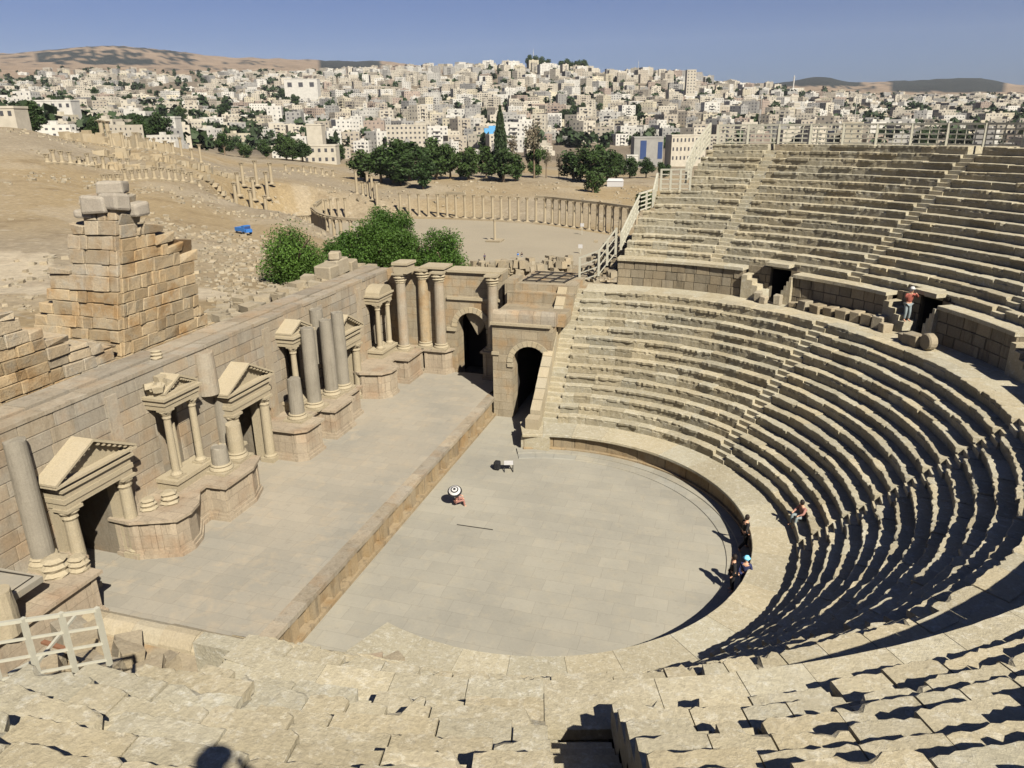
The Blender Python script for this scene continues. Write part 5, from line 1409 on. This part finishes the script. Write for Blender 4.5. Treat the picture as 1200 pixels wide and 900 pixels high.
# tall look in the dense centre
info = []
for D, Xp, Yp, x, y, z in cand:
    dense = 1 if 380 < Xp < 1000 else .5
    st = tr_town.choice((2, 3, 3, 4, 4, 5) if dense == 1 else (1, 2, 2, 3, 3, 4))
    if Yp < 100 and 480 < Xp < 880: st = tr_town.choice((2, 3, 4, 5, 6))
    cn = tr_town.choice(('white', 'cream', 'cream', 'tan', 'grey', 'white', 'cream', 'cream', 'white', 'tan', 'grey', 'cream', 'white', 'yellowish', 'tan', 'white', 'cream', 'pinkish'))
    info.append([D/st**.5, D, Xp, Yp, x, y, z, st, cn])
info.sort()
def district(X_, Y_):
    h = 'far left hillside' if X_ < 200 else 'left slope' if X_ < 400 else 'hillside above pines' if X_ < 640 else 'town centre' if X_ < 820 else 'town behind rim fence' if X_ < 1010 else 'far right town'
    v = 'lower' if Y_ > 150 else 'middle' if Y_ > 118 else 'upper'
    return h, v
WN = {1: 'one-storey', 2: 'two-storey', 3: 'three-storey', 4: 'four-storey', 5: 'five-storey', 6: 'six-storey'}
face = math.atan2(_Y[1], _Y[0])-math.pi/2
for k, (key, D, Xp, Yp, x, y, z, st, cn) in enumerate(info[:290]):
    me, sz = tr_town.choice(hp[(cn, st)]); o = bpy.data.objects.new('house', me); COL.objects.link(o)
    o.location = (x, y, z-.3); o.rotation_euler = (0, 0, face+tr_town.choice((-.5, -.2, 0, .15, .4, .8))+tr_town.uniform(-.12, .12))
    s = tr_town.uniform(.9, 1.3)*(.72 if D < 650 else 1); o.scale = (s, s, s)
    h, v = district(Xp, Yp)
    tag(o, '%s %s flat-roofed house, %s %s' % (cn, WN[st], v, h), 'house', '%s %s houses, %s %s' % (cn, WN[st], v, h))
mbs = {c: MB() for c in FC}
for key, D, Xp, Yp, x, y, z, st, cn in info[290:]:
    t = tr_town.uniform(.85, 1.12)
    house_mb(tr_town, tr_town.uniform(12, 26), tr_town.uniform(10, 17), st, mbs[cn], (x, y, z-.3), face+tr_town.choice((-.5, -.2, 0, .15, .4, .8)), (t, t, t), lite=True)
big = MB(); mats_all = []
for i, (cn, m_) in enumerate(mbs.items()):
    b0 = len(big.v); big.v += m_.v; big.f += [tuple(a+b0 for a in f) for f in m_.f]; big.t += m_.t; big.m += [{0: i, 1: 6, 2: 7}[a] for a in m_.m]
if big.v:
    o = big.build('distant_houses', [FM[c] for c in FC]+[M['win'], M['roof']]); tag(o, 'countless pale flat-roofed houses covering the farther hillsides', 'houses', kind='stuff')
# landmark buildings
def building(name, X_, Yb, D, w, d, h, mat, label, wins=(), rot=0., winmat='win', rows=0, colsn=0):
    p = atD(X_, Yb, D); z = p[2]
    b = empty(name, (p[0], p[1], z), label, 'building', rotz=face+rot)
    mb = MB(); mb.box(-w/2, w/2, -d/2, d/2, -14, h, 1.); mb.box(-w/2-.2, w/2+.2, -d/2-.2, d/2+.2, h, h+.8, 1.05); mb.build('walls', mat, b)
    for (a, c, z0, z1) in wins:
        mb = MB(); mb.box(a, c, -d/2-.12, -d/2+.1, z0, z1); mb.build('window', M[winmat], b)
    if rows:
        for r in range(rows):
            for c in range(colsn):
                xx = -w/2+w*(c+.5)/colsn; zz = h*(r+.35)/rows
                mb = MB(); mb.box(xx-w/colsn*.2, xx+w/colsn*.2, -d/2-.1, -d/2+.1, zz, zz+h/rows*.4); mb.build('window', M['win'], b)
    return b
building('office_building', 757, 193, 520, 19, 14, 17, FM['grey'], 'grey and white office block with two tall dark blue glass strips above the pine belt', ((-5.5, -1.5, 4, 15.5), (6, 9, 4, 14.5)), winmat='glassb')
building('long_building', 802, 190, 535, 24, 12, 17, FM['cream'], 'long cream building with rows of narrow windows right of the blue glass strips', rot=.15, rows=3, colsn=9)
building('white_hall', 740, 200, 500, 7, 5, 9, FM['white'], 'small plain white block in front of the blue glass office block')
building('tower_house', 374, 194, 480, 9, 9, 23, FM['cream'], 'cream house with a tall square tower and red band left of the pine belt')
building('villa', 378, 192, 465, 19, 10, 10, FM['cream'], 'wide cream villa at the foot of the square tower', rows=2, colsn=5)
building('apartment_block', 478, 170, 640, 32, 12, 15, FM['cream'], 'long cream apartment block with many windows above the pines', rows=4, colsn=9)
building('factory', 355, 107, 1300, 52, 20, 17, FM['white'], 'large white curved-roof hall on the upper left slope', rows=1, colsn=3)
building('tower_block', 808, 110, 1350, 15, 14, 36, FM['cream'], 'tall cream tower block standing above the town skyline', rows=8, colsn=3)
building('ruin_house', 12, 140, 330, 9, 8, 3.6, FM['cream'], 'cream house with three dark openings at the left edge behind the brown ridge', ((-3.4, -2.2, 1.2, 2.8), (-.6, .6, 1.2, 2.8), (2.2, 3.4, 1.2, 2.8)))
building('white_house', 201, 153, 470, 9, 8, 6.5, FM['white'], 'bright white cubic house beyond the ridge columns', rows=2, colsn=2)
building('white_long_house', 69, 130, 560, 22, 10, 5.5, FM['white'], 'long low white building behind the left ridge', rows=1, colsn=5)
p = atD(577, 165, 700)
b = building('unfinished_building', 572, 168, 700, 20, 12, 14, FM['tan'], 'tan building partly draped in bright blue sheeting', rows=4, colsn=4)
mb = MB(); mb.box(1, 9.5, -6.5, -6.15, 3, 15); mb.box(-3, 1, -6.5, -6.15, 8, 13); mb.build('blue_sheeting', M['bluetarp'], b)
# minarets and masts
for X_, Yb, Yt, D, lb, w_ in ((598, 118, 104, 1100, 'slim pale minaret in the dense middle of town', 2.), (889, 155, 108, 900, 'thin white mast rising right of the stairs top', .5), (625, 78, 60, 1900, 'thin aerial mast on the hilltop trees', 1.), (748, 82, 72, 1800, 'thin aerial mast on the skyline right of centre', .8),
                              (930, 98, 90, 1900, 'slim minaret on the far right skyline', 3.), (1000, 150, 118, 900, 'pale lamp mast above the right rim fence', .6)):
    p = atD(X_, Yb, D); h = (Yb-Yt)/F_*D
    mb = MB(); mb.lathe([(w_/2, -8), (w_/2, h*.7), (w_*.8, h*.72), (w_*.8, h*.76), (w_*.35, h*.78), (w_*.3, h*.95), (.02, h)], n=8); o = mb.build('mast' if w_ < 2 else 'minaret', FM['white'], None, (p[0], p[1], p[2])); tag(o, lb, 'tower' if w_ >= 2 else 'mast')
# town trees
tt = random.Random(31); k = 0
TT = [(35, 142, 350), (30, 141, 350), (112, 158, 420), (125, 160, 430), (165, 158, 430), (188, 160, 430), (262, 108, 1000), (275, 108, 1000), (288, 108, 1000), (310, 165, 470), (283, 162, 470), (335, 180, 450), (343, 188, 440), (355, 190, 440), (262, 170, 460), (398, 180, 520), (210, 118, 900),
      (672, 122, 1000), (682, 124, 1000), (690, 120, 1000), (662, 128, 950), (533, 128, 950), (915, 140, 800), (923, 135, 820), (920, 128, 850), (900, 150, 780), (855, 112, 1300), (845, 100, 1500), (775, 100, 1500), (770, 108, 1400), (1060, 150, 700), (1085, 158, 680), (1110, 148, 750), (1150, 142, 800), (1160, 135, 900), (960, 148, 760),
      (980, 140, 820), (1080, 118, 1500), (450, 105, 1400), (345, 108, 1200), (330, 100, 1400), (150, 112, 1100), (95, 122, 900), (60, 120, 900), (45, 125, 900), (110, 105, 1300)]
for X_, Yb, D in TT:
    p = atD(X_, Yb, D); z = ground(p[0], p[1]); kd = tt.choice(('pine', 'round', 'round')); h_, v_ = district(X_, Yb)
    plant(kd, p[0], p[1], z, tt.uniform(.9, 1.35)*(1+D/2200), 'dark %s tree among houses, %s %s' % ('spreading' if kd == 'pine' else 'rounded', v_, h_), '%s dark trees, %s %s' % (kd, v_, h_))
for X_ in (622, 628, 634, 641, 658, 664, 671, 678, 684):
    D = 1880; p = atD(X_, 82, D); z = ground(p[0], p[1]); plant('round', p[0], p[1], z, 3.5, 'rounded dark tree crowning the town hilltop', 'dark trees crowning the hilltop')
mb = MB()
for i in range(2300):
    X_ = tt.uniform(-40, 1240); D = math.exp(tt.uniform(math.log(450), math.log(2600))); p = atD(X_, 143, D); z = ground(p[0], p[1]); s = tt.uniform(2.5, 7.5)
    if px((p[0], p[1], z))[1] > 176: continue
    for _ in range(34):
        v = Vector((tt.gauss(0, 1), tt.gauss(0, 1), tt.gauss(0, 1))).normalized()*s*tt.random()**.4; q = Vector((p[0]+v.x, p[1]+v.y, z+s*.9+v.z)); a = Vector((tt.gauss(0, 1), tt.gauss(0, 1), tt.gauss(0, 1))).normalized()*s*.5; b_ = a.cross(Vector((tt.gauss(0, 1), tt.gauss(0, 1), 1))).normalized()*s*.4
        t = tt.uniform(.7, 1.2); mb.add([q-a, q-b_, q+a, q+b_], [(0, 1, 2, 3)], (t, t, t))
o = mb.build('town_greenery', M['cyp']); tag(o, 'dark bushes and small trees dotted all through the hillside town', 'greenery', kind='stuff')

# ------------------------------------------------------------------ people
def skin_obj(name, verts, edges, radii, mat, parent, sub=1, root=0):
    me = bpy.data.meshes.new(name); me.from_pydata([Vector(v) for v in verts], edges, []); me.materials.append(mat)
    o = bpy.data.objects.new(name, me); COL.objects.link(o); o.parent = parent
    sk_ = o.modifiers.new('skin', 'SKIN'); sk_.use_smooth_shade = True
    if not me.skin_vertices: me.attributes if False else None
    for i, r in enumerate(radii):
        d = me.skin_vertices[0].data[i]; d.radius = r if isinstance(r, tuple) else (r, r); d.use_root = (i == root)
    if sub: s_ = o.modifiers.new('sub', 'SUBSURF'); s_.levels = sub; s_.render_levels = sub
    return o
def add_skin_layer(me):
    bm = bmesh.new(); bm.from_mesh(me); bm.verts.layers.skin.verify(); bm.to_mesh(me); bm.free()
_old = skin_obj
def skin_obj(name, verts, edges, radii, mat, parent, sub=1, root=0):
    me = bpy.data.meshes.new(name); me.from_pydata([Vector(v) for v in verts], edges, []); add_skin_layer(me); me.materials.append(mat)
    o = bpy.data.objects.new(name, me); COL.objects.link(o); o.parent = parent
    sk_ = o.modifiers.new('skin', 'SKIN'); sk_.use_smooth_shade = True
    for i, r in enumerate(radii):
        d = me.skin_vertices[0].data[i]; d.radius = r if isinstance(r, tuple) else (r, r); d.use_root = (i == root)
    s_ = o.modifiers.new('sub', 'SUBSURF'); s_.levels = sub; s_.render_levels = sub
    return o
POSE = {
 'stand': dict(pel=(0, 0, .93), ch=(0, .01, 1.32), nk=(0, .0, 1.48), hd=(0, .02, 1.62), sh=.19, el=((-.26, .0, 1.12), (.26, .0, 1.12)), ha=((-.25, .1, .86), (.25, .1, .86)), kn=((-.1, .02, .5), (.1, .02, .5)), an=((-.11, -.02, .09), (.11, -.02, .09)), to=((-.13, .14, .04), (.13, .14, .04))),
 'walk': dict(pel=(0, 0, .92), ch=(0, .03, 1.3), nk=(0, .04, 1.46), hd=(0, .07, 1.6), sh=.19, el=((-.27, .08, 1.12), (.26, -.1, 1.12)), ha=((-.22, .3, 1.05), (.25, .05, .92)), kn=((-.1, .2, .52), (.1, .02, .5)), an=((-.1, .18, .12), (.1, -.28, .14)), to=((-.12, .34, .06), (.12, -.14, .05))),
 'sit': dict(pel=(0, 0, .12), ch=(0, .08, .5), nk=(0, .12, .66), hd=(0, .17, .8), sh=.19, el=((-.28, .22, .38), (.28, .22, .38)), ha=((-.2, .42, .3), (.18, .42, .3)), kn=((-.16, .45, .2), (.16, .45, .2)), an=((-.15, .5, -.26), (.15, .5, -.26)), to=((-.15, .64, -.3), (.15, .64, -.3))),
 'photo': dict(pel=(0, -.05, .95), ch=(0, .0, 1.36), nk=(0, .03, 1.52), hd=(0, .08, 1.66), sh=.2, el=((-.36, .16, 1.3), (.36, .16, 1.3)), ha=((-.12, .24, 1.55), (.12, .24, 1.55)), kn=((-.11, .02, .5), (.11, .02, .5)), an=((-.12, -.02, .09), (.12, -.02, .09)), to=((-.14, .16, .04), (.14, .16, .04))),
}
def person(loc, rotz, label, pose, top, legs, hair='hair', skirt=False, scale=1., hat=None, shoes='black', group=None, fine=False, skintop=False):
    p = POSE[pose]; r = empty('person', loc, label, 'person', group, rotz); r.scale = (scale,)*3
    ch, nk, hd, pel = p['ch'], p['nk'], p['hd'], p['pel']; s = p['sh']
    V = [pel, ((pel[0]+ch[0])/2, (pel[1]+ch[1])/2, (pel[2]+ch[2])/2), ch, nk, (hd[0], hd[1]-.01, hd[2]-.05), (hd[0], hd[1], hd[2]+.05)]
    E = [(0, 1), (1, 2), (2, 3), (3, 4), (4, 5)]; Rr = [(.15, .12), (.13, .1), (.16, .11), .055, (.075, .09), (.08, .095)]
    for i, sg in ((0, -1), (1, 1)):
        b = len(V); V += [(sg*s, ch[1], ch[2]+.07), p['el'][i], p['ha'][i], (p['ha'][i][0], p['ha'][i][1]+.07, p['ha'][i][2]-.05)]; E += [(2, b), (b, b+1), (b+1, b+2), (b+2, b+3)]; Rr += [.062, .043, .03, .035]
        b = len(V); V += [(sg*.1, pel[1], pel[2]-.06), p['kn'][i], p['an'][i], p['to'][i]]; E += [(0, b), (b, b+1), (b+1, b+2), (b+2, b+3)]; Rr += [.092, .06, .042, .035]
    skin_obj('body', V, E, Rr, M['skin'], r)
    # shirt over torso and upper arms
    V2 = [pel, V[1], ch, (nk[0], nk[1], nk[2]-.06)]; E2 = [(0, 1), (1, 2), (2, 3)]; R2 = [(.17, .14), (.155, .125), (.18, .13), .08]
    for i, sg in ((0, -1), (1, 1)):
        b = len(V2); e = p['el'][i]; V2 += [(sg*s, ch[1], ch[2]+.07), e]; E2 += [(2, b), (b, b+1)]; R2 += [.078, .058]
        if pose != 'sit' or not skintop:
            h = p['ha'][i]; m_ = tuple(e[j]*.15+h[j]*.85 for j in range(3)); V2.append(m_); E2.append((b+1, b+2)); R2.append(.045)
    skin_obj('shirt', V2, E2, R2, M[top], r)
    V3 = [(pel[0], pel[1], pel[2]+.04)]; E3 = []; R3 = [(.165, .135)]
    for i, sg in ((0, -1), (1, 1)):
        b = len(V3); a_ = p['an'][i]; V3 += [(sg*.1, pel[1], pel[2]-.06), p['kn'][i], (a_[0], a_[1], a_[2]+.03)]; E3 += [(0, b), (b, b+1), (b+1, b+2)]; R3 += [.105, .076, .062]
    skin_obj('trousers', V3, E3, R3, M[legs], r)
    if skirt:
        mb = MB(); mb.lathe([(.3, .1), (.24, .5), (.17, .95), (.14, 1.05)], n=14); mb.build('skirt', M[legs], r, (0, 0, 0), smooth=True)
    hx, hy, hz = hd
    mb = MB(); mb.lathe([(.0, .135), (.05, .13), (.088, .09), (.1, .03), (.098, -.03), (.085, -.08), (.05, -.1)][::-1], (hx, hy-.022, hz+.03), 14); mb.build('hair', M[hat or hair], r, smooth=True)
    if hat:
        mb = MB(); mb.lathe([(.17, .06), (.105, .1), (.09, .16), (.02, .18)], (hx, hy, hz+.02), 16); mb.build('hat', M[hat], r, smooth=True)
    for sg in (-1, 1):
        mb = MB(); mb.lathe([(.0, -.012), (.012, 0), (.0, .012)], n=6); mb.build('eye', M['black'], r, (sg*.032, hy+.092, hz+.03))
    mb = MB(); mb.lathe([(.015, -.03), (.01, .02)], n=6); mb.build('nose', M['skin'], r, (hx, hy+.1, hz+.0))
    return r
# the photographer on the rim: feet on row, arms lifted to the eye; casts the shadow at the bottom of the view
out_ = Vector((CAM[0], CAM[1], 0)).normalized()
fwd_ang = math.atan2(_Y[1], _Y[0])-math.pi/2
base = Vector((CAM[0], CAM[1], 0))-Vector((_Y[0], _Y[1], 0))*.32+Vector((_X[0], _X[1], 0))*.1
zrow = 9.74+UP_H*int((math.hypot(base.x, base.y)-20.8)/UP_T)
mb = MB(); pc = math.atan2(CAM[1], CAM[0])
mb.hexa([P3(r, pc+u*.05, z) for z in (15.2, 16.78) for r, u in ((30.25, 1), (30.25, -1), (31.6, -1), (31.6, 1))]); mb.build('landing', M['seat'], upper)
person((base.x, base.y, 16.78), fwd_ang, 'photographer standing on the rim with both arms raised to the eyes', 'photo', 'navy', 'jean', scale=1.16, hat='navy')
person((8.87, -1.95, .0), R_(100), 'person dressed in black standing on the orchestra floor by the low curved wall', 'stand', 'black', 'black')
person((9.35, -1.75, .0), R_(170), 'person in a light blue hat and dark clothes beside the curved wall', 'stand', 'navy', 'navy', hat='cyan', scale=.93)
person((9.3, 1.35, .05), R_(-60), 'person in black with one arm resting on the top of the curved wall', 'walk', 'black', 'black', scale=1.03)
ps = person((11.75, 2.2, 1.12+.47), R_(120), 'person in a pinkish shirt sitting on the lower stone seats in the sun', 'sit', 'ppink', 'jean')
person((-4.75, 1.75, .22), R_(-60), 'person in pink crouching on the orchestra floor under a ringed dark and white umbrella', 'sit', 'ppink', 'ppink', scale=.8)
person((16.55, 11.9, 8.55), R_(205), 'visitor in a red shirt, white cap and grey trousers standing in the second dark doorway', 'photo', 'red', 'jean', hat='white')
# umbrella
u = empty('umbrella', (-4.85, 1.9, .45), 'open umbrella with concentric dark and white rings over the crouching person', 'umbrella'); u.rotation_euler = (R_(28), 0, R_(15)); u.scale = (.72,)*3
for i, (r0, r1, mt) in enumerate(((0, .1, 'black'), (.1, .2, 'white'), (.2, .28, 'black'), (.28, .42, 'white'), (.42, .52, 'black'))):
    mb = MB(); n = 16; f = lambda r: .95-.35*(r/.58)**2
    vs = [(r*math.cos(2*math.pi*k/n), r*math.sin(2*math.pi*k/n), f(r)) for r in (max(r0, .005), r1) for k in range(n)]
    mb.add(vs, [(k, (k+1) % n, n+(k+1) % n, n+k)[::-1] for k in range(n)]); mb.build('canopy_ring', M[mt], u)
mb = MB(); mb.bar((0, 0, 0), (0, 0, .98), .02); mb.build('shaft', M['iron'], u)
# folding stool
st_ = empty('folding_stool', (-3.39, 6.41, 0), 'small folding stool with white seat and black crossed legs on the orchestra floor', 'stool', rotz=.3); st_.scale = (.8, .8, .8)
mb = MB(); mb.box(-.32, .32, -.3, .3, .55, .6); mb.build('seat', M['white'], st_)
for x in (-.3, .3):
    for s_ in (-1, 1):
        mb = MB(); mb.bar((x, -.3*s_, .55), (x, .34*s_, 0), .06); mb.build('leg', M['black'], st_)
mb = MB(); mb.rbox((-.45, 0, .25), (.35, .4, .5), 0, 0); o = mb.build('backpack', M['black'], None, (-3.6, 6.35, 0)); md = o.modifiers.new('b', 'BEVEL'); md.width = .08; md.segments = 2; tag(o, 'black bag standing beside the white folding stool', 'bag')
a = az(535.5, 615, 0); b = az(577.5, 621, 0)
mb = MB(); mb.bar((a[0], a[1], .012), (b[0], b[1], .012), .05, .02); o = mb.build('cable_cover', M['iron']); tag(o, 'thin dark metal strip lying flat across the orchestra floor', 'metal strip')
for i, (X_, Y_, t_, l_, lb) in enumerate(((568, 306, 'navy', 'black', 'tiny visitor in navy standing alone near the front of the plaza'), (607, 304, 'blue', 'jean', 'tiny visitor in blue, left one of the pair on the plaza'), (611.5, 304, 'black', 'jean', 'tiny visitor in dark clothes, right one of the pair on the plaza'), (481, 262, 'white', 'black', 'tiny visitor in white by the left of the plaza'))):
    p = az(X_, Y_, -11.9); person((p[0], p[1], -11.93), rnd.uniform(0, 6), lb, 'stand', t_, l_)

# labels: tell look-alikes apart by their order from the left
ORD = ['leftmost', 'second from left', 'third from left', 'fourth from left', 'fifth from left', 'sixth from left', 'seventh from left', 'eighth from left', 'ninth from left', 'tenth from left'] + ['number %d from left' % i for i in range(11, 60)]
by = {}
for o in scene.objects:
    if o.parent is None and o.get('label') and o.get('category'): by.setdefault(o['label'], []).append(o)
for lb, lst in by.items():
    if len(lst) < 2: continue
    lst.sort(key=lambda o: px(o.location)[0])
    for i, o in enumerate(lst):
        o['label'] = lb + ', ' + (ORD[i] if i < len(lst)-1 or len(lst) > 12 else 'rightmost')

# ------------------------------------------------------------------ air
mb = MB(); mb.box(-9400, 9400, -9400, 9400, -60, 900); hz = mb.build('haze', plain('haze_air', (1, 1, 1)))
m = hz.data.materials[0]; nt = m.node_tree; nt.nodes.clear(); out = nt.nodes.new('ShaderNodeOutputMaterial'); pv = nt.nodes.new('ShaderNodeVolumePrincipled')
pv.inputs['Color'].default_value = (.80, .86, .95, 1); pv.inputs['Density'].default_value = .00003; nt.links.new(pv.outputs[0], out.inputs['Volume'])
tag(hz, 'thin pale air haze over the valley and town', 'haze', kind='stuff')
